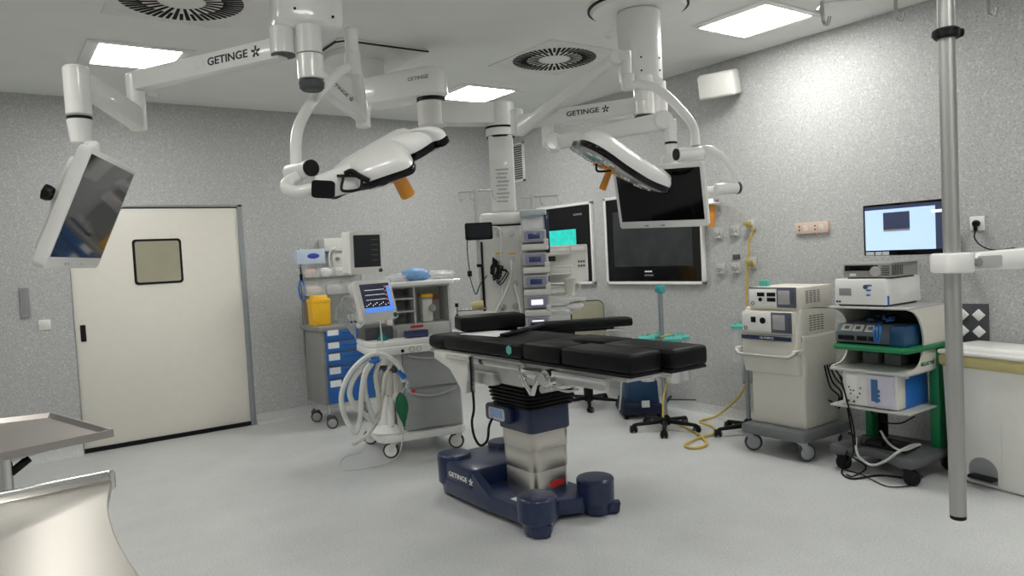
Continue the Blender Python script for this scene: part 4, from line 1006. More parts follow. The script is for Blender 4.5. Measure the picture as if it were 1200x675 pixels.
t, MN, (a_, b_, c_, d_) = swivel('boxy patient monitor with a dark screen standing above the drawer cart', 'patient_monitor', dp(430, 296, 5.75), 4, 2, .285, .335, .16, M_scr, 0)
g = MB()
for k in range(5): g.box(b_ - .08, b_ - .02, d_ - .04 - k * .04, d_ - .035 - k * .04, .0015, .002, 0, MN)
g.build('trace', M_dgrey, t)
t, MN, (a_, b_, c_, d_) = swivel('tilted patient monitor with a blue-lit screen in front of the anaesthesia machine', 'vital_signs_monitor', dp(442, 351, 5.02), 14, -16, .305, .285, .09, mat('lit_black_screen', (.012, .014, .03), .2, emit=.3), 14)
g = MB().box(a_, b_, c_, c_ + .035, .0015, .002, 0, MN).box(b_ - .03, b_, c_, d_ - .02, .0015, .002, 0, MN); g.build('blue_menu_bar', M_scrbar, t)
g = MB()
for k in range(3):
    z = d_ - .045 - .034 * k; g.box(a_ + .03, b_ - .05, z, z + .0025, .0015, .002, 0, MN)
for k in range(10): g.box(a_ + .02 + k * .018, a_ + .026 + k * .018, c_ + .045 + (k % 3) * .008, c_ + .052 + (k % 3) * .008, .0015, .002, 0, MN)
g.build('white_trace', M_scrwhite, t)
g = MB()
for k in range(5): g.box(b_ - .045, b_ - .037, c_ + .05 + k * .03, c_ + .058 + k * .03, .0015, .002, 0, MN)
g.build('red_numeral_mark', mat('lit_red_mark', (.8, .15, .08), .4, emit=.5), t)
I3 = MN.to_3x3()
MB().tube([MN @ V((-.02, -.05, -.08)), MN @ V((-.02, -.10, -.16)), I3 @ V((.0, -.12, -.26))], .018).build('mounting_arm', M_offw, t)
b = MB()
lc = MN @ V((-.14, -.02, -.05))
for k in range(8):
    r1, r2 = random.uniform(.03, .12), random.uniform(.08, .20)
    b.tube([lc + V((0, 0, .03 * (k - 4) / 2)), lc + u_ * (-r1) + V((0, 0, .0 + .01 * k)), lc + u_ * (-r1 - .03) + V((0, 0, -.08)), lc + u_ * (-r1 * .8) + V((0, 0, -r2)), lc + u_ * (-.02) + V((0, 0, -.15 - .01 * k))], .0045, 6)
b.build('sensor_cables', mat('grey_cable', (.45, .47, .47), .4), t)
MB().tube([MN @ V((.0, -.13, -.03)), MN @ V((.0, -.17, -.03)), MN @ V((-.02, -.24, -.02)), MN @ V((-.03, -.30, -.02))], .005).build('hanging_cable', M_hose, t)
# breathing system: absorber unit, hoses, green bag
def ap(px, py, y): return F.y(px, py, y)
b = MB()
hs = [[(408, 469), (398, 478), (399, 505), (413, 504), (424, 470), (427, 440), (434, 424)],]
def hose(pts, r, ys, name='breathing_hose', m=M_hose, corr=.10, n=18, par=an):
    P = [ap(x, y, o_) for (x, y), o_ in zip(pts, ys)]
    return MB().tube(P, r, 12, n=n, corr=corr).build(name, m, par)
hose([(473, 447), (468, 430), (452, 417), (435, 416), (418, 428), (405, 447), (400, 468), (405, 490), (416, 507), (422, 490), (424, 460), (428, 436), (436, 424)], .0205, [-.12, -.13, -.13, -.12, -.11, -.1, -.1, -.1, -.11, -.13, -.14, -.14, -.13])
hose([(436, 422), (424, 432), (413, 447), (410, 462), (416, 476), (428, 486), (437, 494)], .0205, [-.1, -.09, -.08, -.08, -.07, -.04, 0])
hose([(437, 424), (428, 440), (428, 460), (433, 478), (438, 492)], .0195, [-.13, -.14, -.12, -.08, -.03])
hose([(446, 420), (440, 440), (443, 460), (444, 478), (437, 492)], .018, [-.1, -.1, -.09, -.05, .0], m=M_cream)
hose([(460, 424), (452, 440), (448, 465), (443, 490), (430, 510), (414, 521)], .016, [-.08, -.08, -.06, -.02, .0, -.05], m=M_cream, corr=.05)
for (x, y), (x2, y2), rr in (((433, 426), (444, 421), .021), ((467, 434), (474, 443), .021)):
    MB().cyl(ap(x, y, -.13), ap(x2, y2, -.13), rr).build('blue_connector', M_bblue, an)
c = ap(455, 442, -.05)
MB().lathe([(0, -.13), (.03, -.13), (.036, -.12), (.036, .03), (.028, .05), (.028, .09), (0, .09)], c).build('absorber_body', M_cream, an)
MB().cyl(c + V((0, 0, .05)), c + V((0, 0, .07)), .045).cyl(c + V((.05, 0, .03)), c + V((.05, 0, .08)), .028).box(c.x - .07, c.x + .06, c.y - .03, c.y + .03, c.z + .065, c.z + .09, .01).build('valve_block', M_dgrey, an)
MB().box(c.x - .10, c.x - .02, c.y - .01, c.y + .05, c.z - .09, c.z + .04, .01).build('co2_absorber', mat('pale_green_plastic', (.55, .60, .56), .4), an)
MB().cyl((c.x + .01, c.y + .04, .25), (c.x + .01, c.y + .04, c.z - .12), .022).build('support_post', M_white, an)
gt, gb_ = ap(469, 460, -.16), ap(474, 501, -.16)
g = MB(); prof = [(0, 0), (.008, .004), (.012, .03), (.030, .075), (.047, .13), (.048, .17), (.036, .215), (.016, .235), (.010, .245), (0, .245)]
k_ = (gt - gb_).length / .245
g.lathe([(r * 1.0, z * k_) for r, z in prof], gb_, gt - gb_); g.build('reservoir_bag', M_dgreen, an)
MB().tube([gb_ + V((0, 0, .0)), gb_ + V((0, 0, -.02))], .005).build('bag_loop', M_black, an)
p = ap(478, 446, -.15); MB().tube([p, ap(477, 452, -.15), ap(479, 459, -.14)], .012, r1=.014).build('clear_elbow', M_clear, an)
p = ap(484, 458, -.12); MB().lathe([(0, 0), (.014, 0), (.014, .02), (0, .02)], p, (0, -1, 0)).build('red_cap', M_red, an)
MB().tube([ap(478, 448, -.14), ap(470, 464, -.17), ap(470, 480, -.17), ap(473, 500, -.16), ap(470, 525, -.15), F.z(463, 537, .02), F.z(445, 545, .01), F.z(405, 551, .006), F.z(399, 543, .006), F.z(405, 535, .006), F.z(425, 528, .02), F.z(430, 512, .10)], .0045, 6).build('sampling_tube', mat('clear_tube', (.62, .63, .56), .3), an)
# small things on the work surface
bxx = thing('accessory_box', 'small navy box lying on the white work surface of the anaesthesia machine', 'box', minv(an).inverted() @ V((F.y(487, 406, .06).x, .06, .901)), -13)
MB().box(-.075, .10, -.03, .05, 0, .055, .008).build('body', M_navy, bxx); MB().box(-.07, .095, -.031, -.03, .012, .03).build('label', M_scrlcd, bxx)
tm = thing('teal_mask', 'small teal rubber piece standing on the left of the anaesthesia work surface', 'mask', minv(an).inverted() @ V((F.y(448, 406, .1).x, .07, .9)), -13)
MB().lathe([(0, 0), (.04, 0), (.038, .012), (.022, .035), (.016, .05), (0, .055)], (0, 0, 0)).build('body', mat('deep_teal_rubber', (.01, .25, .25), .4), tm)
# bags and mask on the top shelf
zs = uz1 + .035
def on_shelf(px, y): return minv(an).inverted() @ V((F.y(px, 322, y).x, y, zs))
bm_ = thing('face_mask_bag', 'light blue bag of breathing equipment lying on the white top shelf', 'bag', on_shelf(486, uy + .08), -13)
MB().ball((0, 0, .05), .095, 1.15, .9, .55, .05, 24).ball((.06, -.02, .04), .06, 1, .8, .7, .06, 18).build('blue_content', M_bluebag, bm_)
MB().tube([(-.06, -.05, .05), (0, -.07, .08), (.05, -.06, .03)], .004, 6).build('strap', M_white, bm_)
for i, (px_, yy, s_) in enumerate(((464, uy + .06, 1.25), (514, uy + .1, 1.7))):
    cb = thing('plastic_bag', ('crumpled clear plastic bag at the left end of the white top shelf', 'flat clear plastic bag at the right end of the white top shelf')[i], 'bag', on_shelf(px_, yy), -13)
    MB().ball((0, 0, .022 * s_), .07 * s_, 1.1, .8, .45 if i == 0 else .28, .16, 22).build('film', M_bag, cb)
    MB().ball((0, 0, .016), .03, 1.2, .8, .5, .05, 12).build('content', M_white, cb)
# ================================================================== BLUE DRAWER CART
bc = thing('drawer_cart', 'grey cart with blue drawers, rear panel and castors at the back wall', 'cart', (2.44, 6.42, 0), 0)
F = Fr(bc)
W_ = .56; DP = .46; zt_ = F.y(400, 381, 0).z
MB().box(0, W_, 0, DP, .22, zt_ - .04, .004).build('carcass', M_lgrey if False else mat('cart_grey', (.25, .25, .24), .45), bc)
MB().box(-.02, W_ + .02, -.02, DP + .02, zt_ - .045, zt_, .01).build('worktop', mat('cart_grey', (.25, .25, .24), .45), bc)
xs0 = F.y(379, 430, 0).x; 
for i, (pt_, pb_) in enumerate(((384, 398), (399, 411), (412, 427), (428, 442), (443, 471))):
    za_, zb_ = F.y(405, pb_, 0).z, F.y(405, pt_, 0).z
    d_ = MB().box(.03, W_ - .02, -.018, .002, za_ + .003, zb_ - .003, .004).build('drawer', M_blue, bc)
    zm = zb_ - .028
    MB().tube([(.20, -.02, zm - .008), (.205, -.035, zm - .008), (.50, -.035, zm - .008), (.505, -.02, zm - .008)], .005, 6, smooth=False).build('handle', mat('dark_blue_handle', (.01, .05, .16), .4), d_)
    MB().box(.05, .155, -.0195, -.018, zb_ - .065 if i > 1 else zb_ - .058, zb_ - .006 if i > 1 else zb_ - .004).build('white_label', M_paper, d_)
for x in (.04, W_ - .03):
    for y in (.03, DP - .04):
        MB().cyl((x, y, .12), (x, y, .24), .012).build('leg_post', M_alum, bc)
        castor(bc, x, y, .052, M_rubber, M_gwheel, M_dgrey, -25, .018, twin=True)
# rear panel with bins
pz1 = F.y(345, 291, DP).z
MB().box(-.0, W_ + .06, DP - .02, DP, zt_, pz1 - .2, .002).build('rear_panel', M_alum, bc)
for x in (.0, W_ + .05): MB().box(x, x + .02, DP - .03, DP - .0, zt_ - .3, pz1, .003).build('upright', M_alum, bc)
binz = [F.y(380, 320, DP - .1).z - .035, F.y(380, 338, DP - .1).z - .06]
for r_, (zz_, nb) in enumerate(((binz[0], 4), (binz[1], 3))):
    wB = (W_ + .03) / nb
    for k in range(nb):
        bb = MB(); xx = .005 + wB * k
        hB = .085 if r_ == 0 else .11
        bb.box(xx, xx + wB - .008, DP - .14, DP - .13, zz_, zz_ + hB * .9).box(xx, xx + wB - .008, DP - .14, DP - .02, zz_, zz_ + .005).box(xx, xx + .003, DP - .14, DP - .02, zz_, zz_ + hB).box(xx + wB - .011, xx + wB - .008, DP - .14, DP - .02, zz_, zz_ + hB)
        bn = bb.build('clear_bin', M_clear, bc)
        fill = [mat('pink_gauze', (.55, .33, .31), .7, bump=.5, scale=30), M_paper, mat('cream_packets', (.62, .56, .47), .6, bump=.6, scale=30), mat('grey_packets', (.4, .42, .44), .5, bump=.5, scale=30)][(k + r_ * 2) % 4]
        MB().ball((xx + wB / 2 - .004, DP - .08, zz_ + .045), .055, wB * .42 / .055, .8, .75, .12, 18).build('packed_supplies', fill, bn)
gb = thing('glove_box', 'white and pale blue box of blue gloves on top of the drawer cart bins', 'box', (bc.location.x, bc.location.y, 0)); FG = Fr(gb)
ga, gb2, gc, gd = FG.rect(348, 292, 381, 308, DP - .12)
MB().box(ga, gb2, DP - .12, DP - .02, gc - .01, gd, .003).build('carton', mat('pale_blue_carton', (.52, .62, .72), .6), gb)
MB().ball(((ga + gb2) / 2 + .02, DP - .122, (gc + gd) / 2), .05, 1.2, .12, .5).build('glove_print', mat('glove_blue', (.05, .06, .45), .5), gb)
sh_ = thing('sharps_bin', 'yellow sharps container standing on the drawer cart', 'sharps container', (bc.location.x, bc.location.y, 0)); FG = Fr(sh_)
ga, gb2, gc, gd = FG.rect(366, 346, 388, 376, .14); sh_.location = V((bc.location.x + (ga + gb2) / 2, bc.location.y + .14, zt_))
hw = (gb2 - ga) / 2; hh = gd - zt_
MB().box(-hw * .92, hw * .92, 0, .14, 0, hh * .78, .01, top=(1.06, 1.05), seg=3).build('body', M_yellow, sh_)
MB().box(-hw * 1.0, hw * 1.0, -.006, .15, hh * .74, hh * .88, .008, seg=3).box(-hw * .85, hw * .85, .01, .13, hh * .86, hh, .01, top=(.9, .8)).build('lid', M_yellow, sh_)
vp = thing('vial_pack', 'cluster of small clear vials behind the yellow sharps container', 'vials', (bc.location.x + .36, bc.location.y + .12, zt_))
b = MB()
for k in range(6): b.cyl((.035 * k - .07, .01 * (k % 2), 0), (.035 * k - .07, .01 * (k % 2), .07 + .01 * (k % 3)), .014, seg=12)
b.build('vial', M_clear, vp); MB().box(-.09, .13, -.025, .04, 0, .02, .004).build('tray', M_navy, vp)
# tourniquet-blue tubes hanging at the left
bt = thing('blue_strap', 'blue strap hanging from a hook at the left side of the drawer cart bins', 'strap', (bc.location.x - .01, bc.location.y + DP - .06, 0)); FG = Fr(bt)
pa = FG.y(346, 322, 0); MB().tube([V((-.005, 0, pa.z - .04)), V((-.03, -.01, pa.z - .12)), V((-.02, -.01, pa.z - .22)), V((.01, -.01, pa.z - .24)), V((.03, -.01, pa.z - .2)), V((.02, -.01, pa.z - .1)), V((.005, 0, pa.z - .04))], .009, 8).build('strap', M_bblue, bt)
MB().cyl(V((0, 0, pa.z - .06)), V((0, 0, pa.z)), .014).tube([V((0, 0, pa.z)), V((0, .0, pa.z + .06)), V((0, .05, pa.z + .06))], .004).build('hook', M_black, bt)
# vacuum box on the wall behind the patient monitor
vb = thing('wall_module', 'small off-white wall module with a looped white tube left of the boxy monitor', 'wall device', (0, YB, 0)); FV = Fr(vb)
a_, b_, c_, d_ = FV.rect(380, 279, 405, 294, -.15)
vb.location = ((a_ + b_) / 2, YB, c_ - .10); hw = (b_ - a_) / 2
MB().box(-hw, hw, -.15, 0, .10, d_ - c_ + .10, .006).box(-.02, hw, -.12, 0, -.1, .11, .004).build('housing', M_offw, vb)
MB().tube([(-.0, -.15, .13), (-.06, -.17, .10), (-.08, -.17, .02), (-.06, -.18, -.12), (-.04, -.18, -.25)], .008).build('tube', M_hose, vb)
MB().lathe([(0, 0), (.02, 0), (.018, .02), (0, .02)], (.03, -.12, .02), (0, -1, 0)).build('knob', M_grey, vb)
# ================================================================== RIGHT SIDE
# ---- cream electrosurgical trolley; local x = world -y, local y = world +x
oc = thing('generator_trolley', 'cream wheeled trolley with two stacked electrosurgical units and a dark grey base', 'trolley', (4.44, 3.36, 0), -90)
F = Fr(oc)
bw0 = F.y(879, 480, 0).x; bw1 = F.y(941, 480, 0).x; zt_ = F.y(900, 392, 0).z; DPo = .44
def L2(px, py, y=0): q = F.y(px, py, y); return (q.x, q.z)
def poly_front(pts, y): return [L2(x, y_, y) for x, y_ in pts]
zb = F.y(905, 496, 0).z
MB().box(bw0, bw1, .03, DPo, .20, zt_ + .0, .02, seg=3).build('cabinet', M_cream, oc)
# head shell that leans forward
x0, x1 = F.y(870, 400, -.02).x, F.y(934, 400, -.02).x
zs0 = F.y(900, 418, -.02).z; zs1 = F.y(900, 363, 0).z
MB().prism([(.0, zs0 - .12), (-.03, zs0 - .02), (-.035, zs0 + .05), (.02, zs1 + .01), (.06, zs1 + .015), (DPo + .01, zs1 - .02), (DPo + .01, zs0 + .03), (DPo, zs0 - .12)], x0, x1, 'yz', .012).build('head_shell', M_cream, oc)
zu = F.y(903, 391, 0).z
def unit(xa, xb, z0, z1, y, kind):
    MB().box(xa, xb, y, DPo - .02, z0, z1, .008).build('generator', M_cream, oc)
    hh = z1 - z0
    MB().box(xa + .005, xa + (xb - xa) * .60, y - .008, y, z0 + .02, z1 - .012, .003).build('socket_panel', M_white, oc)
    pn = MB().box(xa + (xb - xa) * .60, xb - .004, y - .009, y, z0 + .012, z1 - .004, .003).build('control_panel', mat('slate_panel', (.09, .10, .14), .4), oc)
    MB().box(xa + (xb - xa) * .635, xa + (xb - xa) * .87, y - .012, y - .008, z0 + .035, z1 - .02, .002).build('display', mat('unlit_silver_display', (.42, .41, .42) if kind == 0 else (.22, .23, .24), .2), pn)
    g = MB()
    for k in range(4): g.box(xb - .028, xb - .012, y - .012, y - .009, z0 + .04 + k * .022, z0 + .052 + k * .022, .001)
    g.build('button', M_dgrey, pn)
    g = MB(); w_ = xb - xa
    if kind == 0:
        for cx_, cz_, a_ in ((.27, .68, .030), (.49, .68, .034), (.49, .44, .034)):
            g.box(xa + w_ * cx_ - a_, xa + w_ * cx_ + a_, y - .012, y - .007, z0 + hh * cz_ - .014, z0 + hh * cz_ + .014, .006)
        g.cyl((xa + w_ * .26, y - .014, z0 + hh * .44), (xa + w_ * .26, y - .007, z0 + hh * .44), .014)
    else:
        g.box(xa + w_ * .20, xa + w_ * .30, y - .012, y - .007, z0 + hh * .5, z0 + hh * .5 + .04, .004)
        g.cyl((xa + w_ * .44, y - .014, z0 + hh * .6), (xa + w_ * .44, y - .007, z0 + hh * .6), .022)
    g.build('socket', M_black, oc)
    MB().lathe([(.010, 0), (.014, 0), (.014, .003), (.010, .003)], (xa + w_ * .09, y - .008, z0 + .038), (0, -1, 0)).build('power_ring', M_dgrey, oc)
    g = MB()
    for col in range(4):
        for k in range(8): g.box(xb - .001, xb + .002, .10 + col * .045, .13 + col * .045, z0 + hh * .25 + k * hh * .075, z0 + hh * .25 + k * hh * .075 + .005)
    g.build('side_vent', M_dgrey, oc)
ua, ub = F.y(878, 350, 0).x, F.y(934, 350, 0).x
unit(ua, ub, F.y(903, 363, 0).z + .005, F.y(903, 337, 0).z, 0.0, 0)
MB().box(ua + .003, ub - .003, -.004, .0, F.y(903, 337, 0).z - .006, F.y(903, 337, 0).z + .001).build('blue_edge', M_navy, oc)
unit(x0 + .015, x1 - .02, zu, F.y(903, 364, 0).z - .004, -.034, 1)
sx0, sx1, sz0, sz1 = F.rect(871, 391.5, 928, 396, -.04)
g = MB()
for col in range(4):
    for k in range(7): g.box(x1 - .001, x1 + .0025, .13 + col * .045, .16 + col * .045, zu + .02 + k * .016, zu + .026 + k * .016)
g.build('side_vent', M_dgrey, oc)
MB().box(x0 + .012, x1 - .03, -.045, -.035, zu - .04, zu - .012, .001).build('blue_stripe', M_navy, oc)
lettering('OLYMPUS', .020, M_txtwhite, oc, front((x0 + x1) / 2, -.0455, zu - .026), wide=1.3)
MB().box(x1 - .006, x1 + .002, .03, DPo, zu - .05, zu - .015).build('side_stripe', M_navy, oc)
hz = F.y(900, 416, -.09).z
MB().tube([(x0 - .0, 0.0, hz + .03), (x0 - .012, -.07, hz + .02), (x0 + .01, -.085, hz), (x0 + .06, -.09, hz - .01), (x1 - .06, -.09, hz - .01), (x1 - .01, -.085, hz), (x1 + .012, -.07, hz + .02), (x1, .0, hz + .03)], .013, 12).build('push_handle', M_alum, oc)
for xx in (x0 - .012, x1 + .004): MB().box(xx - .008, xx + .014, -.085, .03, hz + .005, hz + .04, .008).build('handle_bracket', M_offw, oc)
MB().prism([(bw0 - .05, -.06), (bw1 + .04, -.06), (bw1 + .06, DPo + .06), (bw0 - .05, DPo + .06)], .125, .205, 'xy', .03).build('base', mat('slate_base', (.16, .17, .18), .5), oc)
for x, y, yw in ((bw0 + .0, -.02, 40), (bw1 - .0, -.02, 62), (bw0 + .03, DPo, 50), (bw1 + .02, DPo, 50)): castor(oc, x, y, .062, M_rubber, M_gwheel, M_gwheel, yw, .028)
b = MB()
for k in range(5):
    yy = DPo - .05 - .03 * k
    b.tube([(bw1, yy, .62), (bw1 + .05, yy - .02, .60 - .03 * k), (bw1 + .10, yy, .50 - .02 * k), (bw1 + .07, yy + .02, .36), (bw1 + .02, yy, .30 + .02 * k)], .006, 6)
b.build('black_cable', M_black, oc)
o = MB().box(-.035, .035, -.002, .03, 0, .045, .003).build('teal_card', M_teal, None); o.location = V((oc.location.x + .10, oc.location.y - ua - .05, F.y(903, 337, 0).z)); o.rotation_euler = (0, 0, -PI / 2)
tag(o, 'small teal and grey card standing on top of the cream trolley', 'card')
# ---- green equipment cart
gc = thing('equipment_cart', 'green-edged equipment cart with grey shelves and black castors', 'cart', (4.42, 2.66, 0), -90)
F = Fr(gc)
x0, x1 = F.y(974, 408, .0).x, F.y(1068, 418, .0).x
zg = F.y(1010, 408, 0).z; DG = .48
W0, W1 = x0 + .01, x1 - .02
ztp = F.y(1000, 359, 0.03).z; 
print('cart', x0, x1, zg, ztp)
MB().prism([(x0, .02), (x0 + .03, -.02), (x1 - .03, -.04), (x1, -.01), (x1 + .02, DG), (x0, DG)], zg - .016, zg + .016, 'xy', .013).build('green_shelf', M_green, gc)
def cheek(z0, z1, y_in, name='cheek'):
    for xx, nm in ((W0, name), (W1, name)):
        n = 10; pts = [(0.02, z1), (0.02, z1 - .012)]
        for k in range(n + 1):
            a = PI / 2 * k / n; pts.append((.02 + (y_in) * math.sin(a) , z1 - .012 - (z1 - z0 - .03) * (1 - math.cos(a)) ))
        pts += [(.02 + y_in, z0), (DG - .02, z0), (DG - .02, z1)]
        MB().prism(pts, xx - .006, xx + .006, 'yz').build(nm, M_cream, gc)
cheek(zg + .016, ztp - .008, .17, 'upper_cheek')
MB().box(W0 - .01, W1 + .01, -.01, DG - .02, ztp - .012, ztp, .004).build('top_shelf', M_lgrey, gc)
zl = F.y(1005, 434, -.02).z
def cheek2(z0, z1, y_in):
    for xx in (W0, W1):
        n = 10; pts = [(DG - .02, z1), (.02 + y_in, z1)]
        for k in range(n + 1):
            a = PI / 2 * k / n; pts.append((.02 + y_in * math.cos(a) ** .8, z1 - (z1 - z0 - .02) * math.sin(a)))
        pts += [(-.02, z0 + .012), (-.02, z0), (DG - .02, z0)]
        MB().prism(pts, xx - .006, xx + .006, 'yz').build('lower_cheek', M_cream, gc)
cheek2(zl, zg - .016, .15)
MB().box(W0 - .006, W1 + .006, -.03, DG - .02, zl - .012, zl + .006, .005).build('middle_shelf', M_lgrey, gc)
MB().box(W0, W1, DG - .03, DG - .02, zl, ztp, 0).build('back_panel', M_dgrey, gc)
lettering('MEGADYNE', .033, M_txtgreen, gc, basis((W1 + .0068, .222, zl + .04), (0, 1, 0), (0, 0, 1), (1, 0, 0)), wide=.95, bold=.0006)
zq = F.y(1010, 478, -.02).z
MB().box(W0 - .02, W1 + .006, -.02, DG - .02, zq - .014, zq, .005).build('bottom_shelf', M_lgrey, gc)
for xx, yy in ((W1 - .035, .33), (W0 + .04, .30)):
    MB().box(xx - .004, xx + .055 if xx > .1 else xx + .045, yy, yy + .09, .14, zg - .015, .006).build('green_post', M_green, gc)
MB().box(W1 - .03, W1 + .02, DG - .06, DG - .0, .14, zl, .006).build('rear_post', M_black, gc); MB().box(W0 + .09, W0 + .13, DG - .12, DG - .06, .14, zl, .006).build('rear_post', M_black, gc)
bp_ = [(x0 - .03, .12), (x0 - .04, .0), (x0 + .03, -.03), (.5 * (x0 + x1) - .06, .05), (.5 * (x0 + x1) + .02, .05), (x1 - .08, -.05), (x1 + .01, -.04), (x1 + .03, .08), (x1 + .02, DG), (x0, DG)]
MB().prism(bp_, .10, .165, 'xy', .022).build('base', mat('graphite_base', (.10, .105, .11), .5), gc)
for x, y, yw in ((x0 + .02, .03, 30), (x1 - .04, .0, 20), (x0 + .05, DG - .04, 40), (x1 - .02, DG - .04, 40)): castor(gc, x, y, .048, M_black, M_black, M_black, yw, .05)
# devices on the cart
def dev(name, label, cat, px0, px1, pyb, yf, yaw=-90, z=None):
    a_, b_, c_, d_ = F.rect(px0, pyb - 5, px1, pyb, yf)
    zz_ = z if z is not None else c_
    t = thing(name, label, cat, minv(gc).inverted() @ V(((a_ + b_) / 2, yf, zz_)), yaw); return t, (b_ - a_) / 2
# insufflator (white, on top)
t, hw = dev('camera_processor', 'white device with small grey display on the top shelf of the green cart', 'medical device', 978, 1040, 359, .02, z=ztp)
h_ = F.y(1008, 327, .02).z - ztp
MB().box(-hw, hw, 0, .42, .012, h_, .008, top=(.97, 1)).build('housing', M_white, t)
MB().box(-hw * .9, hw * .9, .02, .40, 0, .014, .004).build('foot', M_dgrey, t)
MB().box(-hw + .035, -hw + .115, -.004, .002, .068, .115, .002).build('display', M_grey, t)
g = MB().cyl((hw * .22, -.006, h_ - .05), (hw * .22, .002, h_ - .05), .014)
g.cyl((-hw + .02, -.005, .03), (-hw + .02, .001, .03), .007).cyl((-hw + .038, -.005, .03), (-hw + .038, .001, .03), .007); g.build('knob', M_dgrey, t)
g = MB()
for k, z in enumerate((.115, .085, .055)): g.box(hw * .25, hw * .25 + .035 - .006 * k, -.005, .0, h_ - .16 + z, h_ - .15 + z, .001)
g.build('blue_mark', M_bblue, t)
MB().box(hw - .012, hw + .0035, .005, .02, .01, .07, .001).build('blue_tag', M_bblue, t)
zc_ = ztp + h_
t, hw = dev('video_recorder', 'flat grey recorder with a round jog dial, stacked topmost on the green cart', 'recorder', 988, 1058, 326, .04, z=zc_)
t, hw = t, hw
a_, b_, c_, d_ = F.rect(988, 306, 1043, 326, .04); hw = (b_ - a_) / 2; t.location = minv(gc).inverted() @ V(((a_ + b_) / 2, .04, zc_)); h_ = .095
MB().box(-hw, hw, 0, .34, .008, h_, .004).build('housing', mat('recorder_grey', (.32, .32, .30), .4), t)
MB().box(-hw * .92, hw * .92, .03, .31, 0, .01).build('foot', M_black, t)
MB().box(-hw + .012, hw - .075, -.003, .001, h_ - .045, h_ - .01, .001).build('dark_window', M_gloss, t)
MB().lathe([(0, 0), (.032, 0), (.030, .012), (.010, .010), (0, .010)], (hw * .40, -.0, .045), (0, -1, 0), 32).build('jog_dial', M_lgrey, t)
MB().box(-hw + .045, -hw + .085, -.002, .001, .018, .034).build('label', M_paper, t)
g = MB()
for k in range(5): g.box(hw - .05, hw - .004, -.003, .0, .022 + k * .013, .028 + k * .013)
g.build('vent_slot', M_dgrey, t)
g = MB()
for k in range(7): g.box(hw - .001, hw + .002, .02 + k * .02, .03 + k * .02, .02, h_ - .015)
g.build('side_vent', M_dgrey, t)
# electrosurgical unit on the green shelf
t, hw = dev('electrosurgical_unit', 'dark electrosurgical unit with coloured panel on the green shelf', 'medical device', 979, 1043, 402, .04, z=zg + .016)
MB().prism([(0, .01), (0, .075), (.05, .125), (.38, .125), (.38, .01)], -hw, hw, 'yz', .005).build('housing', mat('slate_housing', (.13, .15, .17), .4), t)
MB().box(-hw + .0, hw, .02, .36, 0, .012).build('foot', M_black, t)
sl = Matrix.Rotation(math.radians(45), 4, 'X')
for k, c_ in enumerate((-.6, -.18, .28)):
    MM = Matrix.Translation((hw * c_, .022, .100)) @ sl
    pnl = MB().box(-hw * .19, hw * .19, -.026, .026, 0, .004, .001, MM).build('touch_panel', mat('pale_panel', (.55, .55, .48), .4), t)
    MB().box(-.014, .014, -.012, .012, .003, .006, 0, MM).build('readout', M_scrdark, pnl)
g = MB()
for c_, w_ in ((-.8, .018), (-.50, .04), (.0, .034), (.42, .034)): g.box(hw * c_ - w_, hw * c_ + w_, -.003, .004, .025, .055, .008)
g.build('socket', M_black, t)
cl = thing('blue_cable_bundle', 'tangle of blue and black cables lying on the dark electrosurgical unit', 'cable', minv(gc).inverted() @ V((F.y(1030, 385, .12).x, .16, zg + .016 + .127)), -90)
g = MB(); g2 = MB()
for k in range(9):
    a = [V((random.uniform(-.09, .09), random.uniform(-.10, .10), random.uniform(.006, .05))) for _ in range(5)]
    (g if k % 2 else g2).tube(a, .0055, 6)
for k in range(3): g.tube([(.03, -.10, .01), (.05 + .02 * k, -.19, -.02), (.06 + .01 * k, -.2, -.10)], .007, 6)
g.build('blue_cable', mat('cable_blue', (.02, .12, .35), .4), cl); g2.build('black_cable', M_black, cl)
o = MB().box(-.02, .08, -.10, .12, 0, .125, .01, top=(.9, .9)).build('blue_pouch', mat('petrol_blue_pouch', (.015, .07, .16), .35)); o.location = minv(gc).inverted() @ V((F.y(1052, 385, .1).x, .12, zg + .017)); o.rotation_euler = (0, 0, -PI / 2); tag(o, 'blue pouch at the right of the dark electrosurgical unit on the green shelf', 'pouch')
for i, c_ in enumerate((1018, 1044)):
    p = F.y(c_, 425, .22); o = MB().box(-.055, .055, 0, .1, 0, .07, .008).build('stored_box', M_grey); o.location = minv(gc).inverted() @ V((p.x, .24, zl + .006)); o.rotation_euler = (0, 0, -PI / 2)
    tag(o, ('grey box stored at the left on the dark middle shelf of the green cart', 'grey box stored at the right on the dark middle shelf of the green cart')[i], 'box', 'boxes on the middle shelf')
# smoke evacuator on the bottom shelf
t, hw = dev('smoke_evacuator', 'white and blue device on the bottom shelf of the green cart', 'medical device', 988, 1052, 475, .0, z=zq)
h_ = F.y(1018, 436, 0).z - zq
MB().box(-hw, hw, 0, .10, .008, h_, .006).build('front_housing', M_offw, t); MB().prism([(.09, .0), (.075, h_ * .5), (.085, h_ - .004), (.38, h_ - .004), (.38, .0)], -hw + .004, hw - .001, 'yz', .004).build('rear_housing', M_bblue, t)
MB().box(-.01, hw - .014, -.014, .001, .02, h_ - .012, .008, seg=3).build('filter_window', mat('lilac_white_plastic', (.62, .60, .70), .4), t)
g = MB().box(.02, .062, -.018, -.012, .05, h_ - .04, .004).cyl((.055, -.02, .06), (.055, -.012, .06), .016); 
for k in range(3): g.cyl((.066, -.018, .06 + k * .028), (.066, -.012, .06 + k * .028), .010)
g.build('filter_port', mat('steel_blue_plastic', (.05, .14, .30), .4), t)
MB().box(-hw + .03, -hw + .10, -.003, .001, .075, h_ - .03, .001).build('key_panel', M_white, t)
g = MB()
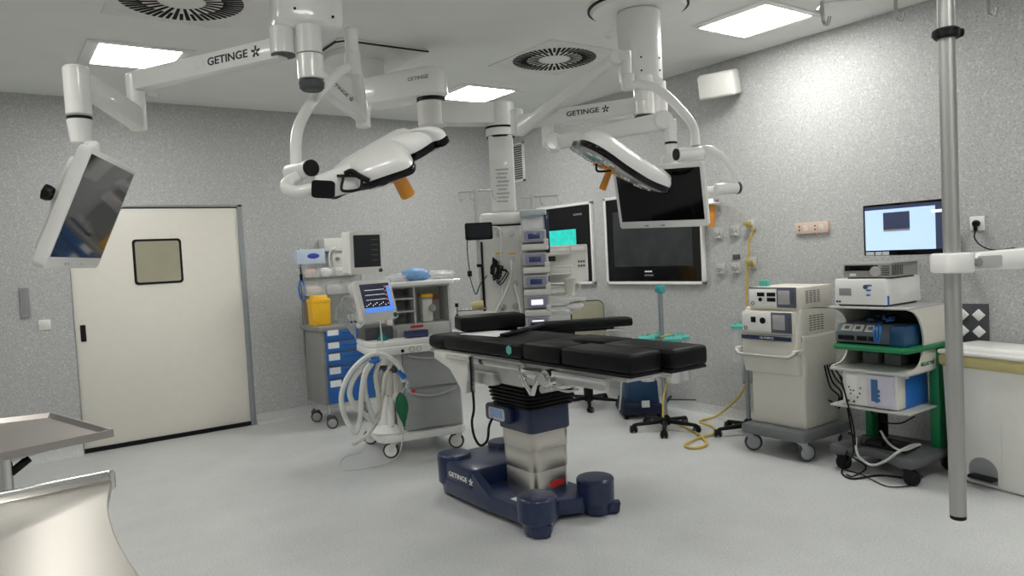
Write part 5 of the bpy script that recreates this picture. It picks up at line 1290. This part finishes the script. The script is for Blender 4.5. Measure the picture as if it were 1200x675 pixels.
for dx, dz in ((.045, .12), (.055, .10), (.075, .10), (.055, .08), (.12, .12), (.115, .085), (.10, .06)): g.box(-hw + dx - .005, -hw + dx + .005, -.005, -.002, dz - .005, dz + .005, .001)
g.box(-hw + .02, -hw + .045, -.005, .001, .022, .038, .002).cyl((-hw + .075, -.005, .03), (-hw + .075, .001, .03), .007)
g.build('button', M_dgreen, t)
MB().box(hw - .0015, hw + .001, .10, .14, h_ - .04, h_ - .02).build('label', M_paper, t)
# pedals and cables on the base
pe = thing('foot_pedal', 'black double foot pedal with a wire guard lying on the base of the green cart', 'foot pedal', minv(gc).inverted() @ V(((x0 + x1) / 2 + .02, .16, .166)), -90)
MB().box(-.13, -.01, -.07, .09, 0, .035, .008, top=(.95, .7)).box(.0, .13, -.07, .09, 0, .035, .008, top=(.95, .7)).box(-.14, .14, -.09, .11, 0, .012, .004).build('pedal_plate', M_black, pe)
MB().tube([(-.14, -.08, .01), (-.14, -.05, .06), (-.02, -.05, .065), (.0, -.08, .05), (.02, -.05, .065), (.14, -.05, .06), (.14, -.08, .01)], .004, 6, smooth=False).build('wire_guard', M_black, pe)
def gl(px, py, y=None, z=None):
    return F.z(px, py, z) if z is not None else F.y(px, py, y)
cbt = thing('floor_cables', 'grey and black cables draped over the base of the green cart onto the floor', 'cable', gc.location, -90)
g = MB().tube([gl(1003, 512, y=-.03), gl(1003, 525, y=-.05), gl(1008, 537, y=-.06), gl(1022, 545, y=-.06), gl(1038, 540, y=-.06), gl(1052, 530, y=-.05), gl(1068, 522, y=.1), gl(1078, 521, y=.2)], .008, 8)
g.tube([gl(1032, 505, y=.1), gl(1042, 520, y=.05), gl(1058, 528, y=.0), gl(1078, 521, y=.2)], .007, 8); g.build('grey_cable', M_lgrey, cbt)
g = MB()
g.tube([gl(993, 478, y=-.02), gl(998, 505, y=-.04), gl(1000, 530, y=-.05), gl(990, 545, z=.03), gl(987, 555, z=.008), gl(1000, 561, z=.008), gl(1030, 557, z=.008), gl(1060, 560, z=.008), gl(1072, 562, z=.008)], .006, 6)
g.tube([gl(993, 528, y=-.03), gl(988, 548, z=.02), gl(1010, 556, z=.008), gl(1040, 570, z=.008), gl(1070, 568, z=.008), gl(1080, 558, z=.008)], .004, 6)
g.tube([gl(1000, 536, y=-.05), gl(1015, 548, z=.03), gl(1000, 558, z=.01), gl(992, 556, z=.008)], .005, 6)
g.tube([gl(1020, 482, y=.1), gl(1035, 494, y=.15), gl(1055, 496, y=.2), gl(1072, 488, y=.2)], .005, 6)
g.tube([gl(984, 440, y=.0), gl(990, 460, y=-.02), gl(1000, 500, y=-.04), gl(1003, 528, y=-.05)], .006, 6)
g.build('black_cable', M_black, cbt)
# ---- screen on the wall bracket above the cart
yw = -97
t = thing('computer_screen', 'black-framed computer screen lit pale blue, on a wall bracket above the green cart', 'screen', dp(1058, 268, 4.42), yw)
W_, H_ = .525, .315
MB().prism(rrect(-W_/2, W_/2, -H_/2, H_/2, .008), 0, .03, 'xz', .003).build('housing', M_gloss, t)
sc_ = MB().box(-W_/2 + .014, W_/2 - .014, -.0015, 0, -H_/2 + .032, H_/2 - .014).build('screen', M_scrblue, t)
g = MB().box(-W_/2 + .014, W_/2 - .014, -.002, -.0015, H_/2 - .034, H_/2 - .014).box(W_/2 - .062, W_/2 - .014, -.002, -.0015, -H_/2 + .032, H_/2 - .014).box(-.125, .045, -.002, -.0015, .0, .103)
g.build('dark_window', M_scrdark, sc_)
MB().box(W_/2 - .085, W_/2 - .014, -.0026, -.002, H_/2 - .075, H_/2 - .058).build('white_bar', M_scrwhite, sc_); MB().box(-.125, .045, -.0026, -.0015, -.012, .0).build('grey_bar', M_lgrey, sc_)
g = MB()
for a_, b2 in ((-W_/2 + .015, -W_/2 + .07), (-W_/2 + .078, -W_/2 + .12), (-W_/2 + .125, -W_/2 + .17)): g.box(a_, b2, -.002, 0, -H_/2 + .003, -H_/2 + .024)
g.build('sticker', M_paper, t)
wd = Matrix.Rotation(-t.rotation_euler[2], 3, 'Z')
pw = wd @ (V((XR, t.location.y, t.location.z - .12)) - t.location)
MB().box(-.07, .07, .03, .05, -.15, .02, .004).bar((0, .045, -.10), pw, .07, .03, .004).box(pw.x - .05, pw.x + .05, pw.y - .03, pw.y + .0, pw.z - .08, pw.z + .08, .004).build('wall_bracket', M_dgrey, t)
# ---- pedal bin
pbn = thing('pedal_bin', 'large white pedal bin with a yellow bag under its lid at the right edge', 'bin', (4.70, 2.06, 0), -101)
F = Fr(pbn)
bx0 = F.y(1103, 480, 0).x; bx1 = bx0 + .56
zt_ = F.y(1130, 422, 0).z
MB().box(bx0 + .03, bx1 - .03, .0, .30, .0, zt_, .03, top=(1.10, 1.05), seg=3).build('body', M_offw, pbn)
MB().box(bx0 + .19, bx0 + .33, -.022, .06, .0, zt_ - .05, .01, top=(1.2, 1)).build('front_rib', M_offw, pbn) if False else None
MB().box(bx0 - .0, bx1 + .0, -.03, .33, zt_ - .045, zt_ + .03, .025, seg=3).build('bin_bag', M_ybag, pbn)
MB().box(bx0 + .0, bx1 - .0, -.032, .335, zt_ + .028, zt_ + .055, .018, seg=3).box(bx0 + .02, bx1 - .02, -.0, .31, zt_ + .045, zt_ + .085, .03, top=(.9, .85), seg=4).build('lid', M_white, pbn)
cxp = F.y(1150, 560, -.02).x
n = 14; arc = [(cxp - .085, .03)] + [(cxp - .085 * math.cos(PI * k / n), .10 + .075 * math.sin(PI * k / n)) for k in range(n + 1)] + [(cxp + .085, .03)]
MB().prism(arc, -.002, .03, 'xz').build('pedal_recess', M_grey, pbn)
MB().box(cxp - .06, cxp + .085, -.06, .02, .055, .075, .006).build('pedal', M_black, pbn)
MB().box(bx1 - .2, bx1 - .195, -.004, .01, .04, zt_ - .06).build('moulded_seam', M_cream, pbn)
# ---- suction stand with canisters
def star_base(t, r, nleg, a0, h=.09, m=M_black, cr=.026):
    for k in range(nleg):
        a = a0 + 2 * PI * k / nleg; d_ = V((math.cos(a), math.sin(a), 0))
        MB().bar(V((0, 0, h)), d_ * r + V((0, 0, h - .02)), .045, .04, .012, w1=.03, h1=.025).build('base_leg', m, t)
        castor(t, d_.x * r, d_.y * r, cr, M_black, M_dgrey, M_black, 40 + 50 * k, .02, twin=True)
    MB().lathe([(0, h - .03), (.04, h - .03), (.045, h + .02), (.02, h + .05), (0, h + .05)], (0, 0, 0)).build('hub', m, t)
st = thing('suction_stand', 'grey-poled suction stand on a black star base beside the foot of the operating table', 'suction stand', (4.42, 4.17, 0))
pb_ = oz(780, 497, .05); st.location = (pb_.x, pb_.y, 0)
F = Fr(st); zt_ = F.y(773, 333, 0).z
star_base(st, .27, 5, math.radians(-140), .08)
MB().cyl((0, 0, .1), (0, 0, zt_), .020).build('pole', mat('pole_grey', (.30, .34, .36), .4, .5), st)
MB().box(-.03, .03, -.03, .03, zt_ - .07, zt_ - .01, .006).build('teal_clamp', mat('teal_clamp', (.05, .38, .36), .4), st)
rz = F.y(778, 394, 0).z
MB().tube([(.20 * math.cos(2 * PI * k / 16), .20 * math.sin(2 * PI * k / 16), rz - .06) for k in range(16)], .008, 8, n=3, closed=True).bar((-.2, 0, rz - .06), (.2, 0, rz - .06), .02, .01).bar((0, -.2, rz - .06), (0, .2, rz - .06), .02, .01).build('carrier_ring', M_grey, st)
def canister(label, c, r=.066, h=.36):
    t = thing('suction_canister', label, 'canister', c, 0, 'suction canisters')
    MB().lathe([(0, 0), (r * .86, 0), (r * .9, .01), (r, h * .95), (r - .004, h * .95), (r * .86, .012), (0, .01)], (0, 0, 0), seg=28).build('jar', mat('milky_clear_plastic', (.82, .84, .84), .15, alpha=.5, var=.01), t)
    MB().lathe([(0, h), (r * .5, h + .012), (r * .9, h + .006), (r * 1.1, h - .004), (r * 1.1, h - .022), (r, h - .024), (0, h - .02)], (0, 0, 0), seg=28).build('lid', M_teal, t)
    MB().cyl((.02, 0, h), (.02, 0, h + .028), .012).cyl((-.025, .01, h), (-.025, .01, h + .022), .01).build('port', M_teal, t)
cr_ = Vector(st.location)
for (dx, dy, l) in ((-.125, .02, 'suction canister on the left of the stand ring, its lid teal'), (.06, -.115, 'suction canister nearest the camera on the stand ring'), (.15, -.02, 'suction canister on the right of the stand ring'), (0.01, .12, 'suction canister at the back of the stand ring')):
    v = Matrix.Rotation(math.radians(-35), 3, 'Z') @ V((dx, dy, 0)); canister(l, cr_ + v + V((0, 0, rz - .36)))
MB().tube([(-.03, -.02, rz), (0, -.08, rz + .02), (.06, -.06, rz + .01)], .006).build('yellow_tube', M_yhose, st)
MB().cyl((.02, 0, .23), (.05, -.03, .28), .012).bar((.02, 0, .25), (.22, -.14, .235), .012, .012).build('foot_lever', M_dgrey, st)
# second suction stand half hidden behind the cream trolley
s2 = thing('suction_stand', 'second suction stand mostly hidden behind the cream trolley, one canister showing', 'suction stand', (4.78, 3.62, 0))
star_base(s2, .25, 5, math.radians(150), .08)
F = Fr(s2); rz2 = 0.0
cpos = dp(866, 381, (V((4.74, 3.78, 1)) - CAM).dot(camv(0, 0, -1))); rz2 = cpos.z
MB().cyl((0, 0, .1), (0, 0, rz2), .018).tube([(0, 0, rz2 - .06), V((cpos.x, cpos.y, rz2 - .06)) - V(s2.location)], .008, 8, smooth=False).build('pole', mat('pole_grey', (.30, .34, .36), .4, .5), s2)
canister('suction canister with teal lid at the left side of the cream trolley', V((cpos.x, cpos.y, rz2 - .29)), .06, .29)
MB().box(-.045, .045, -.02, .02, 0, .16, .015).build('waste_sleeve', mat('grey_sleeve', (.45, .46, .47), .5), None)
o = C.objects[-1]; o.location = V((cpos.x + .0, cpos.y - .06, rz2 - .46)); o.rotation_euler = (0, 0, math.radians(-35)); tag(o, 'grey sleeve hanging below the canister left of the cream trolley', 'sleeve')
# ---- yellow hose
yh = thing('yellow_hose', 'long yellow hose from the wall coupling to coils on the floor', 'hose', (XR, 3.755, 0))
W3 = lambda px, py, x: ox(px, py, x)
Z3 = lambda px, py, z=.012: oz(px, py, z)
pts = [W3(884, 268, XR - .07), W3(878, 285, XR - .07), W3(876, 315, XR - .05), W3(875, 350, XR - .05), W3(876, 385, XR - .05), W3(878, 420, XR - .06), W3(872, 455, XR - .1), W3(858, 473, XR - .14), Z3(840, 487, .03), Z3(820, 494), Z3(835, 500), Z3(837, 508), Z3(820, 513), Z3(803, 521), Z3(812, 525), Z3(828, 521), Z3(820, 510), Z3(800, 499), Z3(782, 493), ]
P = [p - V(yh.location) for p in pts]
MB().tube(P, .009, 10).build('hose', M_yhose, yh)
y2 = thing('yellow_hose', 'short yellow tube hanging from the suction stand to its base', 'hose', st.location)
MB().tube([V((.0, -.05, rz - .2)), V((-.05, -.08, .42)), V((-.10, -.08, .28)), V((-.12, -.09, .14))], .008, 8).build('tube', M_yhose, y2)
# ---- blue wheeled unit behind the table's foot
bu = thing('suction_pump_unit', 'dark blue wheeled unit with a white label below the foot of the operating table', 'medical device', (4.62, 4.72, 0), -35)
pb_ = oz(752, 490, 0); bu.location = pb_
F = Fr(bu); a_, b_, c_, d_ = F.rect(729, 446, 776, 490, 0)
zt_ = F.y(752, 446, 0).z
MB().prism([(a_ + .03, .10), (b_ - .02, .10), (b_ - .035, zt_), (a_ + .06, zt_)], 0, .28, 'xz', .02).build('housing', mat('petrol_blue_plastic', (.010, .045, .11), .45), bu)
MB().prism([(a_ - .01, .03), (b_ + .01, .03), (b_, .12), (a_ + .01, .16)], -.03, .32, 'xz', .02).build('base', mat('dark_petrol_plastic', (.006, .012, .04), .45), bu)
MB().box(.0, .07, -.034, -.028, .10, .16, .001).build('label', M_paper, bu)
for x in (a_ + .03, b_ - .03): MB().cyl((x - .015, .0, .03), (x + .015, .0, .03), .03).cyl((x - .015, .28, .03), (x + .015, .28, .03), .03).build('wheel', M_black, bu)
MB().cyl((a_ - .01, .1, .06), (a_ + .03, .1, zt_ + .05), .01).build('side_rod', M_lgrey, bu)
# ---- chair
ch = thing('swivel_chair', 'swivel chair with a beige back and black star base behind the operating table', 'chair', (4.46, 5.4, 0), 0)
pb_ = oz(690, 470, .05); ch.location = (pb_.x, pb_.y, 0); ch.rotation_euler = (0, 0, math.radians(-30))
F = Fr(ch); star_base(ch, .30, 5, math.radians(-100), .085)
MB().cyl((0, 0, .1), (0, 0, .44), .025).cyl((0, 0, .1), (0, 0, .30), .045).build('gas_column', M_black, ch)
MB().box(-.22, .22, -.22, .20, .44, .52, .035, seg=4).build('seat', M_beige, ch); MB().box(-.12, .12, -.12, .12, .42, .445, .01).build('seat_plate', M_black, ch)
a_, b_, c_, d_ = F.rect(669, 352, 708, 395, .2)
bk = MB().prism(rrect(a_ + .008, b_ - .008, c_ - .02, d_ - .008, .06, 6), .155, .20, 'xz', .01).build('backrest', M_beige, ch)
MB().prism(rrect(a_, b_, c_ - .028, d_, .065, 6), .175, .225, 'xz', .006).build('backrest_shell', M_black, ch)
MB().tube([(0, .0, .43), (0, .20, .43), (0, .26, .55), (0, .22, c_ + .05)], .018).build('back_support', M_black, ch)
# ---- steel tables in the left foreground
mt = thing('instrument_tray_table', 'stainless tray table on a post at the left edge', 'instrument table', (.02, 3.0, 0))
ZT = .93
A_, B_, C_, D_ = oz(-60, 497, ZT), oz(60, 483, ZT), oz(133, 503, ZT), oz(0, 531, ZT)
e_ = (B_ - A_).normalized(); A_ = B_ - e_ * .62; D_ = C_ - (C_ - D_).normalized() * .62
cn = (A_ + B_ + C_ + D_) / 4; mt.location = (cn.x, cn.y, 0)
q = [v - V(mt.location) for v in (A_, B_, C_, D_)]
q = [V((v.x, v.y, 0)) for v in q]
def scaled(q, k): c = sum(q, V()) / len(q); return [c + (v - c) * k for v in q]
b = MB(); inn = scaled(q, .93)
t_ = bmesh.new()
rings = [[(v, ZT - .028) for v in q], [(v, ZT) for v in q], [(v, ZT) for v in scaled(q, .975)], [(v, ZT - .018) for v in inn]]
R_ = [[t_.verts.new((v.x, v.y, z)) for v, z in r] for r in rings]
for a2_, b2_ in zip(R_[:-1], R_[1:]):
    for i in range(4): t_.faces.new((a2_[i], a2_[(i + 1) % 4], b2_[(i + 1) % 4], b2_[i]))
t_.faces.new(R_[-1]); t_.faces.new(R_[0][::-1]); bmesh.ops.recalc_face_normals(t_, faces=t_.faces[:])
b._add(t_); b.build('tray', brushed('dull_tray_steel', (.42, .39, .37), .38), mt)
pp_ = oz(6, 560, .6); pp_ = V((pp_.x, pp_.y, 0)) - V(mt.location); pp_.z = 0
pp_ = (oz(5, 535, .90) - V(mt.location)); pp_.z = 0
MB().cyl(pp_ + V((0, 0, .06)), pp_ + V((0, 0, ZT - .03)), .022, seg=24).build('post', M_chrome, mt)
MB().bar(pp_ + V((0, 0, ZT - .04)), pp_ + V((.18, .1, ZT - .035)), .04, .02).build('tray_support', M_alum, mt)
MB().cyl(pp_ + V((.015, 0, ZT - .09)), pp_ + V((.07, .02, ZT - .055)), .014).build('clamp_knob', M_black, mt); MB().cyl(pp_ + V((.015, 0, .72)), pp_ + V((.05, .01, .71)), .010).build('clamp_knob', M_black, mt)
MB().box(pp_.x - .3, pp_.x + .04, pp_.y - .03, pp_.y + .03, .05, .09, .01).box(pp_.x - .03, pp_.x + .03, pp_.y - .25, pp_.y + .25, .05, .09, .01).build('foot_frame', M_chrome, mt)
for dx, dy in ((-.28, 0), (0, -.23), (0, .23)): castor(mt, pp_.x + dx, pp_.y + dy, .022, M_rubber, M_gwheel, M_alum, 20, .015)
ZW = .86
wt = thing('steel_worktable', 'large stainless steel table with raised back edge in the near left corner', 'table', (-.1, 2.0, 0))
pl2 = [oz(131, 563, ZW), oz(127, 580, ZW), oz(126, 592, ZW), oz(128, 606, ZW), oz(133, 622, ZW), oz(141, 640, ZW), oz(152, 658, ZW), oz(164, 675, ZW), oz(185, 705, ZW), oz(205, 740, ZW)]
pl2 = [v - V(wt.location) for v in pl2]; pl2 = [(v.x, v.y) for v in pl2]
a2_ = oz(131, 563, ZW); b2_ = oz(0, 590, ZW); dl = (a2_ - b2_).normalized(); far = a2_ - dl * 1.15 - V(wt.location); nearl = (far.x, pl2[-1][1] + .0)
poly = pl2 + [(nearl[0], pl2[-1][1]), (far.x, far.y)]
MB().prism(poly, ZW - .03, ZW, 'xy', .003).build('table_top', M_steel, wt)
r0 = V((pl2[0][0], pl2[0][1], ZW)); r1 = V((far.x, far.y, ZW)); up = V((0, 0, 1)); nrm = V((-dl.y, dl.x, 0)).normalized()
MB().bar(r0 + nrm * .012 + dl * .01 + up * .008, r1 + nrm * .012 + up * .008, .022, .045, .008).cyl(r0 + nrm * .012 + dl * .0 + V((0, 0, -.03)), r0 + nrm * .012 + V((0, 0, .032)), .013, bev=.006).build('raised_edge', M_chrome, wt)
for lx, ly in ((far.x + .08, far.y - .1), (nearl[0] + .08, nearl[1] + .1), (pl2[-1][0] - .12, pl2[-1][1] + .1), (pl2[0][0] - .3, pl2[0][1] - .12)):
    MB().cyl((lx, ly, 0), (lx, ly, ZW - .03), .018).build('leg', M_chrome, wt)
